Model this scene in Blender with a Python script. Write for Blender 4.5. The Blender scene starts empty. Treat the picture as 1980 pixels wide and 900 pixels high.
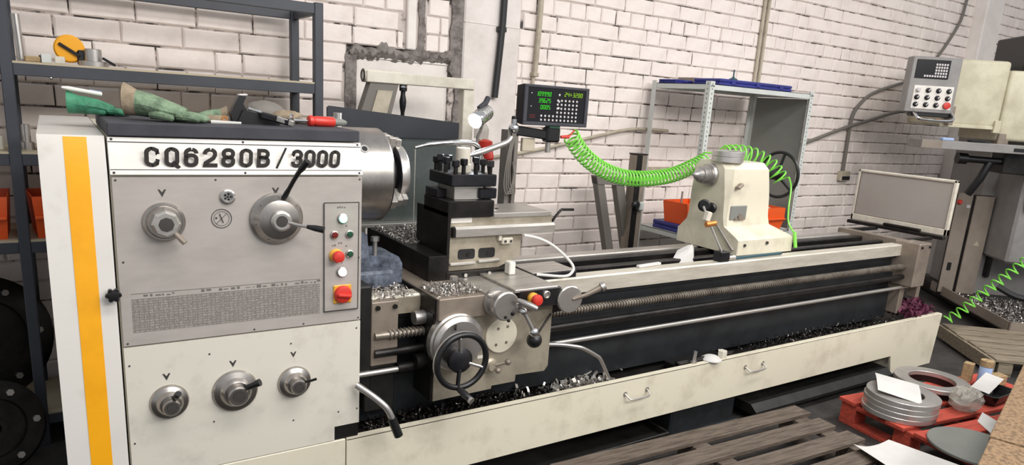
import bpy, bmesh, math, random
from mathutils import Vector, Matrix, Euler
random.seed(7)
PI = math.pi
scene = bpy.context.scene
C = scene.collection

# ---------------------------------------------------------------- camera, world, light, exposure
cam_d = bpy.data.cameras.new('camera')
cam = bpy.data.objects.new('camera', cam_d); C.objects.link(cam)
_a, _b, _c = .58782835, .24145148, -.06699209          # yaw, pitch down, roll
_f = Vector((math.sin(_a)*math.cos(_b), math.cos(_a)*math.cos(_b), -math.sin(_b)))
_r = Vector((math.cos(_a), -math.sin(_a), 0)); _d = _f.cross(_r)
_R = _r*math.cos(_c) + _d*math.sin(_c); _D = _d*math.cos(_c) - _r*math.sin(_c)
cam.matrix_world = Matrix(((_R.x, -_D.x, -_f.x, 0), (_R.y, -_D.y, -_f.y, 0), (_R.z, -_D.z, -_f.z, 1.55), (0, 0, 0, 1)))
cam_d.sensor_width = 36; cam_d.sensor_fit = 'HORIZONTAL'
cam_d.lens = 1344.3/1980*36; cam_d.shift_y = (529.5-450)/1980
cam_d.clip_start = .05
scene.camera = cam
scene.view_settings.view_transform = 'Standard'; scene.view_settings.look = 'None'
scene.view_settings.gamma = 1; scene.view_settings.use_curve_mapping = False
scene.view_settings.exposure = 0.24
world = bpy.data.worlds.new('world'); scene.world = world; world.use_nodes = True
world.node_tree.nodes['Background'].inputs[0].default_value = (.95, .97, 1, 1)
world.node_tree.nodes['Background'].inputs[1].default_value = .50
def area(name, loc, sx, sy, power, col=(1, .97, .93), target=None):
    l = bpy.data.lights.new(name, 'AREA'); l.shape = 'RECTANGLE'; l.size = sx; l.size_y = sy; l.energy = power; l.color = col
    o = bpy.data.objects.new(name, l); C.objects.link(o); o.location = loc
    d = (Vector(target) - Vector(loc)) if target else Vector((0, 0, -1))
    o.rotation_euler = d.to_track_quat('-Z', 'Y').to_euler()
    return o
# two rows of ceiling luminaires over the aisle in front of the machine
area('ceiling_light_near', (1.3, .5, 3.7), 2.6, .6, 70)
area('ceiling_light_far', (5.0, .7, 3.7), 2.6, .6, 80)
area('ceiling_light_aisle', (2.6, -1.7, 3.4), 4.0, .8, 130, target=(2.6, 2.0, 1.2))

# ---------------------------------------------------------------- materials
def lin(h):
    h = h.lstrip('#'); v = [int(h[i:i+2], 16)/255 for i in (0, 2, 4)]
    return tuple((x/12.92 if x <= .04045 else ((x+.055)/1.055)**2.4) for x in v) + (1,)
MATS = {}
def mat(name, col, rough=.5, metal=0., col2=None, scale=6., amt=.5, bump=0., bscale=40., spec=.5, stretch=None, emit=None, coat=0., alpha=1., trans=0., detail=6., lo=.4, hi=.65, rvar=0.):
    """principled with noise-mixed second colour (wear / dirt / grain) and optional fine relief"""
    if name in MATS: return MATS[name]
    m = bpy.data.materials.new(name); m.use_nodes = True; nt = m.node_tree; N = nt.nodes; L = nt.links
    b = N['Principled BSDF']
    b.inputs['Base Color'].default_value = lin(col); b.inputs['Roughness'].default_value = rough; b.inputs['Metallic'].default_value = metal
    b.inputs['Specular IOR Level'].default_value = spec; b.inputs['Coat Weight'].default_value = coat
    b.inputs['Alpha'].default_value = alpha; b.inputs['Transmission Weight'].default_value = trans
    if emit:
        b.inputs['Emission Color'].default_value = lin(emit[0]); b.inputs['Emission Strength'].default_value = emit[1]
    src = None
    if col2 or bump or rvar:
        tc = N.new('ShaderNodeTexCoord'); src = tc.outputs['Object']
        if stretch:
            mp = N.new('ShaderNodeMapping'); mp.inputs['Scale'].default_value = stretch; L.new(src, mp.inputs[0]); src = mp.outputs[0]
    if col2:
        n = N.new('ShaderNodeTexNoise'); n.inputs['Scale'].default_value = scale; n.inputs['Detail'].default_value = detail; n.inputs['Roughness'].default_value = .65
        L.new(src, n.inputs['Vector'])
        r = N.new('ShaderNodeMapRange'); r.inputs['From Min'].default_value = lo; r.inputs['From Max'].default_value = hi; r.inputs['To Max'].default_value = amt
        L.new(n.outputs['Fac'], r.inputs['Value'])
        mx = N.new('ShaderNodeMix'); mx.data_type = 'RGBA'; mx.inputs[6].default_value = lin(col); mx.inputs[7].default_value = lin(col2)
        L.new(r.outputs[0], mx.inputs[0]); L.new(mx.outputs[2], b.inputs['Base Color'])
        if rvar:
            rr = N.new('ShaderNodeMapRange'); rr.inputs['To Min'].default_value = rough; rr.inputs['To Max'].default_value = rough+rvar
            L.new(n.outputs['Fac'], rr.inputs['Value']); L.new(rr.outputs[0], b.inputs['Roughness'])
    if bump:
        n2 = N.new('ShaderNodeTexNoise'); n2.inputs['Scale'].default_value = bscale; n2.inputs['Detail'].default_value = 5
        L.new(src, n2.inputs['Vector'])
        bp = N.new('ShaderNodeBump'); bp.inputs['Strength'].default_value = bump; bp.inputs['Distance'].default_value = .01
        L.new(n2.outputs['Fac'], bp.inputs['Height']); L.new(bp.outputs[0], b.inputs['Normal'])
    MATS[name] = m
    return m
M = dict(
 brick=mat('brick_paint', '#ebe0da', .7, col2='#c2b4ac', scale=4, amt=.6, bump=.22, bscale=28, lo=.45, hi=.8),
 mortar=mat('mortar_paint', '#c4b9b3', .85, col2='#2e2927', scale=8, amt=.95, bump=.5, bscale=60, lo=.49, hi=.58, detail=8),
 plaster=mat('plaster', '#e4dcd8', .7, col2='#c3b8b2', scale=3, amt=.6, bump=.25, bscale=30),
 plaster_w=mat('plaster_white', '#e9e2dd', .7, col2='#cfc6c0', scale=4, amt=.5, bump=.15, bscale=30),
 concrete=mat('rough_concrete', '#8c8480', .95, col2='#5a5350', scale=22, amt=.9, bump=1., bscale=45),
 floor=mat('floor_concrete', '#3a3634', .7, col2='#1c1a19', scale=4, amt=.9, bump=.3, bscale=30, rvar=.2),
 cream=mat('cream_paint', '#d8d1bd', .38, col2='#978d77', scale=6, amt=.55, lo=.5, hi=.8, bump=.03, bscale=60),
 cream2=mat('cream_panel_paint', '#d3cec2', .38, col2='#9c958a', scale=9, amt=.5, lo=.52, hi=.8),
 white=mat('white_cover_paint', '#d6d2cc', .32, col2='#a8a29a', scale=8, amt=.45, lo=.55, hi=.8),
 grey=mat('grey_panel', '#b1aaa4', .36, metal=.1, col2='#a09994', scale=9, amt=.5, stretch=(1, 1, 3)),
 sign=mat('sign_plate', '#e4dfd8', .32, col2='#c9c3bb', scale=10, amt=.4),
 ink=mat('dark_ink', '#3b3836', .5),
 inkg=mat('grey_ink', '#6c6762', .5),
 yellow=mat('yellow_stripe', '#f0a814', .35, col2='#d9930c', scale=6, amt=.5),
 black=mat('black_plastic', '#141416', .35),
 rubber=mat('dark_mat', '#3b3b42', .75, col2='#2b2b30', scale=12, amt=.6),
 steel=mat('bright_steel', '#c6c2bc', .3, .8, col2='#9a958f', scale=7, amt=.6, stretch=(1, 6, 6), rvar=.15),
 steelt=mat('turned_steel', '#c2beba', .27, .85, col2='#9a9692', scale=5, amt=.6, rvar=.12),
 beige=mat('oily_steel', '#b0a796', .35, .45, col2='#7b7262', scale=6, amt=.7, rvar=.2),
 taupe=mat('taupe_steel', '#93877b', .4, .35, col2='#6e635a', scale=7, amt=.6),
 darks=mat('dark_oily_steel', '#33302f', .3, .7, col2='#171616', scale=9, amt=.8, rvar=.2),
 blackst=mat('black_oxide_steel', '#232328', .35, .6, col2='#3c3a3c', scale=9, amt=.6),
 bedpaint=mat('dark_bed_paint', '#26292c', .33, col2='#101012', scale=6, amt=.8, rvar=.25),
 pan=mat('oily_tray', '#242321', .3, .3, col2='#0d0d0d', scale=9, amt=.9, rvar=.3),
 chrome=mat('chrome', '#d2d2d2', .12, 1.),
 red=mat('red_plastic', '#c8352a', .35), green=mat('green_button', '#1e4a35', .35), redb=mat('dark_red_button', '#6e1c1a', .3),
 collar=mat('yellow_collar', '#e0a63c', .4, col2='#c98f2a', scale=20, amt=.6),
 lampg=mat('green_lamp', '#9fffd0', .3, emit=('#8dffc6', 2.2)), lampw=mat('white_lamp', '#ffffff', .3, emit=('#f2f6ff', 5)),
 navy=mat('splash_navy', '#22242b', .45, col2='#2c2f36', scale=4, amt=.6),
 sheet=mat('splash_grey', '#59605f', .35, .35, col2='#3f4544', scale=5, amt=.7),
 bluegrey=mat('blue_grey_cast', '#6a7282', .45, col2='#20242d', scale=16, amt=.95, bump=.3),
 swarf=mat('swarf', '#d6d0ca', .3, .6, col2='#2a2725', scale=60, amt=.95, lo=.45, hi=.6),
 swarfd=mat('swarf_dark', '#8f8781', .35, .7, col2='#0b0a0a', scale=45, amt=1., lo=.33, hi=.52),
 orange=mat('orange_plastic', '#e2571d', .45), blue=mat('blue_case', '#2b2f7c', .45, col2='#20245e', scale=9, amt=.6),
 rack=mat('rack_paint', '#3a3d45', .5, col2='#2c2e35', scale=6, amt=.5),
 chip=mat('chipboard', '#8a7054', .85, col2='#55422e', scale=60, amt=.8, bump=.2, bscale=120, lo=.45, hi=.6),
 rail=mat('ground_rail', '#d9d3c6', .3, .35, col2='#a39a8b', scale=5, amt=.6, stretch=(.6, 4, 4), rvar=.2),
 ringst=mat('ring_steel', '#cdc9c6', .3, .75, col2='#a9a5a1', scale=9, amt=.6, rvar=.1), screwst=mat('screw_steel', '#8d857b', .35, .6, col2='#5a534b', scale=12, amt=.8),
 dialst=mat('dial_steel', '#b3aea9', .24, 1., col2='#7f7a75', scale=9, amt=.6, rvar=.15),
 mdf=mat('mdf_edge', '#b3a78f', .8),
 shelf=mat('light_grey_shelf', '#c6cac6', .4, col2='#a9ada9', scale=6, amt=.4),
 shelfd=mat('grey_sheet', '#7c7e79', .5, col2='#6a6c68', scale=3, amt=.5),
 wood=mat('grey_brown_wood', '#665a4f', .75, col2='#3d3129', scale=7, amt=.85, stretch=(1, 9, 9), bump=.4, bscale=30),
 woodl=mat('raw_wood', '#a8906c', .75, col2='#77603f', scale=7, amt=.7, stretch=(1, 8, 8), bump=.3, bscale=30),
 woodp=mat('weathered_wood', '#8f8371', .8, col2='#5f5343', scale=7, amt=.8, stretch=(1, 9, 9), bump=.3, bscale=30),
 woodr=mat('red_painted_wood', '#bf4a38', .75, col2='#8a3a2d', scale=9, amt=.7, stretch=(1, 6, 6), bump=.3, bscale=30),
 glove=mat('green_glove', '#3f8a68', .6, col2='#1f5a41', scale=25, amt=.8, bump=.4, bscale=60),
 glove2=mat('worn_green_glove', '#7e9478', .85, col2='#4c5f4a', scale=28, amt=.9, bump=.5, bscale=70),
 cuff=mat('beige_cuff', '#9a8a74', .9, col2='#6d5f4e', scale=30, amt=.7, bump=.4),
 hose=mat('green_hose', '#7fd84a', .35, trans=0., coat=.3),
 paper=mat('white_paper', '#cbc9c6', .85, col2='#b3b0ac', scale=6, amt=.4),
 cable=mat('grey_cable', '#6f6a64', .6), cableb=mat('black_cable', '#1d1d1f', .5), tubew=mat('white_tube', '#d8d4cc', .4),
 conduit=mat('painted_conduit', '#b5ab98', .6, col2='#8d8472', scale=15, amt=.6),
 frame=mat('off_white_steel', '#d6d0c2', .5, col2='#a59d8d', scale=10, amt=.5),
 millc=mat('mill_cream', '#c9c3ab', .5, col2='#a39b84', scale=6, amt=.6), millg=mat('mill_grey', '#8d8a88', .45, col2='#6f6c6a', scale=6, amt=.5),
 cab=mat('cabinet_taupe', '#8c8176', .5, col2='#6f655c', scale=5, amt=.5),
 screen=mat('dark_screen', '#0d0b10', .2), digit=mat('green_digits', '#1d7a10', .4, emit=('#3dff10', .9)), digity=mat('yellow_green_digits', '#5a7a10', .4, emit=('#a8f010', .9)),
 button=mat('pale_button', '#c9c4c4', .5), led=mat('lamp_lens', '#ffffff', .3, emit=('#d6efff', 9)),
 pglass=mat('grey_pane', '#a39d97', .25, col2='#958f89', scale=3, amt=.4), plastic=mat('clear_film', '#b9b5ab', .25, alpha=.5, bump=.8, bscale=25),
 copper=mat('copper_fitting', '#d08a4a', .35, .7), purple=mat('purple_rag', '#6a2c48', .8, col2='#3a1828', scale=30, amt=.8),
 bluep=mat('pale_blue_plastic', '#9fb4d8', .4), teal=mat('dark_teal', '#274a55', .4),
)

# ---------------------------------------------------------------- geometry builder
class G:
    def __init__(s): s.bm = bmesh.new()
    def _t(s, verts, mtx):
        if mtx is not None: bmesh.ops.transform(s.bm, matrix=mtx, verts=verts)
    def box(s, x0, x1, y0, y1, z0, z1, bev=0., seg=1, mtx=None):
        vs = [s.bm.verts.new(p) for p in ((x0,y0,z0),(x1,y0,z0),(x1,y1,z0),(x0,y1,z0),(x0,y0,z1),(x1,y0,z1),(x1,y1,z1),(x0,y1,z1))]
        fs = [s.bm.faces.new([vs[i] for i in f]) for f in ((3,2,1,0),(4,5,6,7),(0,1,5,4),(1,2,6,5),(2,3,7,6),(3,0,4,7))]
        if mtx is not None: s._t(vs, mtx)
        if bev:
            es = list({e for f in fs for e in f.edges})
            bmesh.ops.bevel(s.bm, geom=es, offset=bev, segments=seg, affect='EDGES', profile=.5)
        return s
    def obox(s, c, size, rot=(0, 0, 0), bev=0., seg=1):
        m = Matrix.Translation(c) @ Euler(rot).to_matrix().to_4x4(); h = [v/2 for v in size]
        return s.box(-h[0], h[0], -h[1], h[1], -h[2], h[2], bev, seg, m)
    def bar(s, p0, p1, w, h, up=(0, 0, 1), bev=0.):
        p0 = Vector(p0); p1 = Vector(p1); d = p1-p0; L = d.length; x = d.normalized(); y = Vector(up).cross(x)
        if y.length < 1e-4: y = Vector((0, 1, 0)).cross(x)
        y.normalize(); z = x.cross(y)
        m = Matrix((( x.x, y.x, z.x, p0.x), (x.y, y.y, z.y, p0.y), (x.z, y.z, z.z, p0.z), (0, 0, 0, 1)))
        return s.box(0, L, -w/2, w/2, -h/2, h/2, bev, 1, m)
    def turn(s, p, axis, prof, n=24, caps=True):
        """revolve profile [(radius, distance along axis)] about axis through p"""
        z = Vector(axis).normalized(); x = z.orthogonal().normalized(); y = z.cross(x); p = Vector(p); rings = []
        for r, h in prof:
            if r < 1e-6: rings.append([s.bm.verts.new(p+z*h)]); continue
            rings.append([s.bm.verts.new(p+z*h+(x*math.cos(2*PI*k/n)+y*math.sin(2*PI*k/n))*r) for k in range(n)])
        for a, b in zip(rings[:-1], rings[1:]):
            for k in range(n):
                k2 = (k+1) % n
                if len(a) == 1 and len(b) == 1: continue
                if len(a) == 1: s.bm.faces.new((a[0], b[k2], b[k]))
                elif len(b) == 1: s.bm.faces.new((a[k], a[k2], b[0]))
                else: s.bm.faces.new((a[k], a[k2], b[k2], b[k]))
        if caps:
            if len(rings[0]) > 1: s.bm.faces.new(rings[0][::-1])
            if len(rings[-1]) > 1: s.bm.faces.new(rings[-1])
        return s
    def cyl(s, p0, p1, r, r2=None, n=16):
        p0 = Vector(p0); d = Vector(p1)-p0
        return s.turn(p0, d, [(r, 0), (r if r2 is None else r2, d.length)], n)
    def ring(s, p, axis, ro, ri, h, n=32):
        c = min(.002, h*.15); return s.turn(p, axis, [(ri, 0), (ro-c, 0), (ro, c), (ro, h-c), (ro-c, h), (ri+c, h), (ri, h-c), (ri, 0)], n, caps=False)
    def torus(s, p, axis, R, r, n=32, k=10):
        return s.turn(p, axis, [(R+r*math.cos(2*PI*i/k), r*math.sin(2*PI*i/k)) for i in range(k+1)], n, caps=False)
    def sph(s, p, r, n=16, k=10, sc=None):
        f = len(s.bm.verts)
        s.turn(p, (0, 0, 1), [(r*math.sin(PI*i/k), -r*math.cos(PI*i/k)) for i in range(k+1)], n, caps=False)
        if sc:
            s.bm.verts.ensure_lookup_table(); vs = s.bm.verts[f:]
            for v in vs: v.co = Vector(p)+Vector(((v.co.x-p[0])*sc[0], (v.co.y-p[1])*sc[1], (v.co.z-p[2])*sc[2]))
        return s
    def prism(s, pts, axis, lo, hi):
        """polygon in the plane normal to axis ('x': (y,z), 'y': (x,z), 'z': (x,y)) pushed from lo to hi"""
        def P(a, b, t): return {'x': (t, a, b), 'y': (a, t, b), 'z': (a, b, t)}[axis]
        A = [s.bm.verts.new(P(a, b, lo)) for a, b in pts]; B = [s.bm.verts.new(P(a, b, hi)) for a, b in pts]; n = len(pts)
        fs = [s.bm.faces.new(A), s.bm.faces.new(B[::-1])]
        for i in range(n): fs.append(s.bm.faces.new((A[i], B[i], B[(i+1) % n], A[(i+1) % n])))
        bmesh.ops.recalc_face_normals(s.bm, faces=fs)
        return s
    def loft(s, secs, caps=True):
        """list of vertex loops of equal length"""
        R = [[s.bm.verts.new(p) for p in q] for q in secs]; n = len(R[0]); fs = []
        for a, b in zip(R[:-1], R[1:]):
            for i in range(n): fs.append(s.bm.faces.new((a[i], a[(i+1) % n], b[(i+1) % n], b[i])))
        if caps: fs += [s.bm.faces.new(R[0][::-1]), s.bm.faces.new(R[-1])]
        bmesh.ops.recalc_face_normals(s.bm, faces=fs)
        return s
    def tube(s, pts, r, n=8, sm=0, closed=False):
        pts = [Vector(p) for p in pts]
        if sm: pts = smooth_path(pts, sm)
        rr = r if isinstance(r, (list, tuple)) else [r]*len(pts)
        if len(rr) != len(pts): rr = [rr[min(len(rr)-1, int(i*len(rr)/len(pts)))] for i in range(len(pts))]
        N = None; rings = []
        for i, p in enumerate(pts):
            t = (pts[min(i+1, len(pts)-1)]-pts[max(i-1, 0)]).normalized()
            if N is None: N = t.orthogonal().normalized()
            else:
                N = N-t*N.dot(t)
                N = N.normalized() if N.length > 1e-6 else t.orthogonal().normalized()
            B = t.cross(N)
            rings.append([s.bm.verts.new(p+(N*math.cos(2*PI*k/n)+B*math.sin(2*PI*k/n))*rr[i]) for k in range(n)])
        for a, b in zip(rings[:-1], rings[1:]):
            for k in range(n): s.bm.faces.new((a[k], a[(k+1) % n], b[(k+1) % n], b[k]))
        s.bm.faces.new(rings[0][::-1]); s.bm.faces.new(rings[-1])
        return s
    def quad(s, a, b, c, d):
        s.bm.faces.new([s.bm.verts.new(p) for p in (a, b, c, d)]); return s
def smooth_path(P, k):
    out = []
    for i in range(len(P)-1):
        p0 = P[max(i-1, 0)]; p1 = P[i]; p2 = P[i+1]; p3 = P[min(i+2, len(P)-1)]
        for j in range(k):
            t = j/k
            out.append(.5*((2*p1)+(p2-p0)*t+(2*p0-5*p1+4*p2-p3)*t*t+(3*p1-p0-3*p2+p3)*t**3))
    out.append(P[-1]); return out
OFF = {}
def thing(name, label, cat, loc=(0, 0, 0), rotz=0., group=None, local=False):
    o = bpy.data.objects.new(name, None); C.objects.link(o); o.empty_display_size = .1
    o.location = loc; o.rotation_euler = (0, 0, rotz)
    OFF[o.name] = Vector((0, 0, 0)) if local else Vector(loc)
    return tag(o, label, cat, group)
def tag(o, label=None, cat=None, group=None, kind=None):
    if label: o['label'] = label
    if cat: o['category'] = cat
    if group: o['group'] = group
    if kind: o['kind'] = kind
    return o
def mesh_of(name, g, m, off=None, ang=32):
    me = bpy.data.meshes.new(name); g.bm.normal_update(); g.bm.to_mesh(me); g.bm.free()
    if off is not None: me.transform(Matrix.Translation(-off))
    for p in me.polygons: p.use_smooth = True
    me.set_sharp_from_angle(angle=math.radians(ang))
    me.materials.append(M[m] if isinstance(m, str) else m)
    return me
def part(name, g, m, parent, label=None, kind=None):
    me = mesh_of(name, g, m, OFF[parent.name])
    o = bpy.data.objects.new(name, me); C.objects.link(o); o.parent = parent; OFF[o.name] = OFF[parent.name]
    return tag(o, label, kind=kind)
def solo(name, g, m, label, cat, loc=None, group=None, kind=None):
    """a thing that is a single mesh; its origin goes to its base"""
    bm = g.bm
    if loc is None:
        xs = [v.co for v in bm.verts]
        loc = ((min(v.x for v in xs)+max(v.x for v in xs))/2, (min(v.y for v in xs)+max(v.y for v in xs))/2, min(v.z for v in xs))
    me = mesh_of(name, g, m, Vector(loc))
    o = bpy.data.objects.new(name, me); C.objects.link(o); o.location = loc; OFF[o.name] = Vector(loc)
    return tag(o, label, cat, group, kind)
def struct(name, g, m, label=None):
    o = solo(name, g, m, label, None, loc=(0, 0, 0), kind='structure'); OFF[o.name] = Vector((0, 0, 0)); return o
def arc(cx, cy, rx, ry, a0, a1, n=8):
    return [(cx+rx*math.cos(math.radians(a0+(a1-a0)*i/n)), cy+ry*math.sin(math.radians(a0+(a1-a0)*i/n))) for i in range(n+1)]
def oval(x0, x1, y0, y1, r):     # rounded rectangle centre line, anticlockwise from the right side
    return arc(x1-r, y1-r, r, r, 0, 90, 5)+arc(x0+r, y1-r, r, r, 90, 180, 5)+arc(x0+r, y0+r, r, r, 180, 270, 5)+arc(x1-r, y0+r, r, r, 270, 360, 5)
_w = .195; _a, _b2, _t, _m = .5*_w, .56-.5*_w, 1-.5*_w, .5
GLYPH = {   # bold condensed figures: (closed?, points) in a box .56 wide and 1 high
 '0': [(1, oval(_a, _b2, _a, _t, .19))], 'Q': [(1, oval(_a, _b2, _a, _t, .19)), (0, [(.30, .26), (.54, -.06)])],
 'C': [(0, [(_b2, .64), (_b2, .75)]+arc(_b2-.19, _t-.19, .19, .19, 10, 90, 5)+arc(_a+.19, _t-.19, .19, .19, 90, 180, 5)+arc(_a+.19, _a+.19, .19, .19, 180, 270, 5)+arc(_b2-.19, _a+.19, .19, .19, 270, 350, 5)+[(_b2, .25), (_b2, .36)])],
 '6': [(1, oval(_a, _b2, _a, .60, .17)), (0, [(_a, .34), (_a, _t-.19)]+arc(_a+.19, _t-.19, .19, .19, 175, 90, 5)+arc(_b2-.19, _t-.19, .19, .19, 90, 10, 5)+[(_b2, .70)])],
 '2': [(0, [(_a, .66), (_a, .74)]+arc(_a+.19, _t-.19, .19, .19, 170, 90, 5)+arc(_b2-.19, _t-.19, .19, .19, 90, 0, 5)+[(_b2, .62), (.40, .46), (_a+.03, .22), (_a+.01, _a), (.56, _a)])],
 '8': [(1, oval(_a+.01, _b2-.01, .52, _t, .16)), (1, oval(_a, _b2, _a, .52, .17))],
 'B': [(1, [(_a, _a), (_a, _t)]+arc(_b2-.19, _t-.17, .17, .17, 90, 0, 5)+arc(_b2-.19, .70-.0, .17, .17, 0, -90, 5)[:-1]+[(.36, .53), (_a, .53), (.36, .53)]+arc(_b2-.18, .36, .18, .17, 90, 0, 5)+arc(_b2-.18, _a+.18, .18, .18, 0, -90, 5))],
 '3': [(0, [(_a, .70), (_a, .76)]+arc(_a+.18, _t-.18, .18, .18, 170, 90, 5)+arc(_b2-.18, _t-.18, .18, .18, 90, 0, 5)+arc(_b2-.17, .68, .17, .15, 0, -90, 4)+[(.22, .53), (.36, .53)]+arc(_b2-.17, .37, .17, .16, 90, 0, 4)+arc(_b2-.18, _a+.18, .18, .18, 0, -90, 5)+arc(_a+.18, _a+.18, .18, .18, 270, 190, 5)+[(_a, .33)])],
 '/': [(0, [(.06, -.04), (.46, 1.04)])],
}
def lettering(body, x0, pitch, w, h, mtx, thick=_w, depth=.0012):
    g = G()
    for i, ch in enumerate(body):
        for closed, P in GLYPH[ch]:
            P = [Vector((x0+i*pitch+p[0]/.56*w, p[1]*h, 0)) for p in P]
            Q = [P[0]]
            for p in P[1:]:
                if (p-Q[-1]).length > 1e-5: Q.append(p)
            if closed and (Q[-1]-Q[0]).length < 1e-5: Q.pop()
            n = len(Q); hw = thick*(.55 if ch == '/' else 1)*h/2; rows = []
            for k in range(n):
                a_ = Q[k-1] if (k or closed) else Q[0]; b_ = Q[(k+1) % n] if (k < n-1 or closed) else Q[-1]
                d0 = (Q[k]-a_); d1 = (b_-Q[k]); d0 = d0 if d0.length > 1e-6 else d1; d1 = d1 if d1.length > 1e-6 else d0
                d0 = d0.normalized(); d1 = d1.normalized(); n0 = Vector((-d0.y, d0.x, 0)); n1 = Vector((-d1.y, d1.x, 0)); nn = n0+n1
                nn = n0 if nn.length < .3 else nn.normalized()/max(.6, nn.normalized().dot(n0))
                rows.append([g.bm.verts.new(Q[k]+nn*hw+Vector((0, 0, depth))), g.bm.verts.new(Q[k]-nn*hw+Vector((0, 0, depth)))])
            for k in range(n if closed else n-1):
                a_, b_ = rows[k], rows[(k+1) % n]; g.bm.faces.new((a_[1], b_[1], b_[0], a_[0]))
    ex = bmesh.ops.extrude_face_region(g.bm, geom=list(g.bm.faces))
    for v in [e for e in ex['geom'] if isinstance(e, bmesh.types.BMVert)]: v.co.z -= depth
    bmesh.ops.recalc_face_normals(g.bm, faces=list(g.bm.faces))
    g.bm.transform(mtx); return g
def front(x, y, z, tilt=0.):      # frame whose local x is world x, local y is up, local z looks towards the viewer (-y)
    return Matrix.Translation((x, y, z)) @ Euler((PI/2-tilt, 0, 0)).to_matrix().to_4x4()
def swarf(n, place, s0, s1, curl=.5, seed=1):
    """n bent metal shavings; place() gives a point"""
    rnd = random.Random(seed); g = G(); bm = g.bm
    for _ in range(n):
        p = Vector(place(rnd)); s = rnd.uniform(s0, s1); w = s*rnd.uniform(.15, .35)
        R = Euler((rnd.uniform(0, 6.3), rnd.uniform(0, 6.3), rnd.uniform(0, 6.3))).to_matrix()
        k = 3; a0 = rnd.uniform(.5, 2.5)*curl; row = []
        for i in range(k+1):
            a = a0*(i/k-.5); q = Vector((s*math.sin(a)/max(a0, .1), 0, s*(1-math.cos(a))/max(a0, .1)))
            row.append((bm.verts.new(p+R@(q+Vector((0, -w/2, 0)))), bm.verts.new(p+R@(q+Vector((0, w/2, 0))))))
        for a, b in zip(row[:-1], row[1:]): bm.faces.new((a[0], b[0], b[1], a[1]))
    return g
# ---------------------------------------------------------------- the room
WY = 3.8
struct('floor', G().box(-2.5, 10.5, -3, 4, -.05, 0), 'floor', 'dark oily concrete workshop floor')
wall = struct('wall_back', G().box(-2.5, 1.365, WY+.006, 4.0, 0, 3.3).box(1.365, 1.99, WY+.006, 4.0, 1.80, 3.3).box(1.365, 1.99, WY+.05, 4.0, 0, 1.80).box(1.99, 10.5, WY+.006, 4.0, 0, 3.3), 'mortar', 'whitewashed brick wall behind the lathe')
struct('wall_right', G().box(10.3, 10.5, -3, 3.79, 0, 3.3), 'plaster_w', 'white plastered side wall')
def brick_mesh(name, L, hgt, seed, n=1):
    rnd = random.Random(seed); g = G(); add_brick(g, 0, 0, 0, L, hgt, rnd); return mesh_of(name, g, 'brick', ang=25)
def add_brick(g, x, y, z, L, h, rnd):
    """front of a hand-laid brick: worn corners, face slightly out of true"""
    j = lambda a: rnd.uniform(-a, a)
    ch = .007
    O = [(x+j(.0025), y+.012, z+j(.002)), (x+L+j(.0025), y+.012, z+j(.002)), (x+L+j(.0025), y+.012, z+h+j(.002)), (x+j(.0025), y+.012, z+h+j(.002))]
    A = [(p[0], y+.003, p[2]) for p in O]
    cx, cz = x+L/2, z+h/2
    I = [(p[0]+(ch+j(.003))*(1 if p[0] < cx else -1), y-.004+j(.0015), p[2]+(ch+j(.003))*(1 if p[2] < cz else -1)) for p in O]
    o = [g.bm.verts.new(p) for p in O]; a = [g.bm.verts.new(p) for p in A]; i = [g.bm.verts.new(p) for p in I]
    for k in range(4):
        k2 = (k+1) % 4
        g.bm.faces.new((o[k], o[k2], a[k2], a[k])); g.bm.faces.new((a[k], a[k2], i[k2], i[k]))
    g.bm.faces.new(i)
LONG = [brick_mesh('brick_long', .252, .0915, 10+k) for k in range(8)]
SHORT = [brick_mesh('brick_short', .122, .0915, 30+k) for k in range(6)]
rnd = random.Random(3); cand = []
for row in range(0, 33):
    z = row*.0995+.008; x = -2.4+rnd.uniform(-.1, 0)
    head = row % 6 == 3
    if row % 2: x += .131
    holes = [(1.975, 2.466), (7.95, 8.3)]
    if z < 1.74: holes.append((1.36, 2.0))
    if z > 1.75: holes.append((1.69, 1.832))
    while x < 10.2:
        L = .122 if (head or rnd.random() < .12) else .252
        segs = [(x, x+L)]
        for h0, h1 in holes:
            segs = [q for a_, b_ in segs for q in ((a_, min(b_, h0)), (max(a_, h1), b_)) if q[1]-q[0] > .03]
        cand += [(a_, z, b_-a_) for a_, b_ in segs]
        x += L+.0075
# the bricks that show largest are single objects, the far and hidden ones are one part
def rank(b):
    x, z, L = b
    vis = -.35 < x < 6.6 and 1.0 < z < 2.75
    if x < 1.0 and z < 1.35 and x > 0: vis = False
    if 1.0 < x < 2.6 and z < 1.15: vis = False
    if z > 1.55+(x+.6)*.21+.28: vis = False
    return (0 if vis else 100)+math.hypot(x, WY)+abs(z-1.6)*.4-(L*3)
cand.sort(key=rank)
for k, (x, z, L) in enumerate(cand[:300]):
    o = bpy.data.objects.new('brick', (LONG[rnd.randrange(8)] if L > .2 else SHORT[rnd.randrange(6)])); C.objects.link(o)
    o.scale.x = L/(.252 if L > .2 else .122); o.parent = wall; o.location = (x, WY, z); OFF[o.name] = Vector((0, 0, 0))
g = G()
for (x, z, L) in cand[300:]: add_brick(g, x, WY, z, L, .0915, rnd)
part('brick_courses', g, 'brick', wall, kind='stuff')
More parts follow.
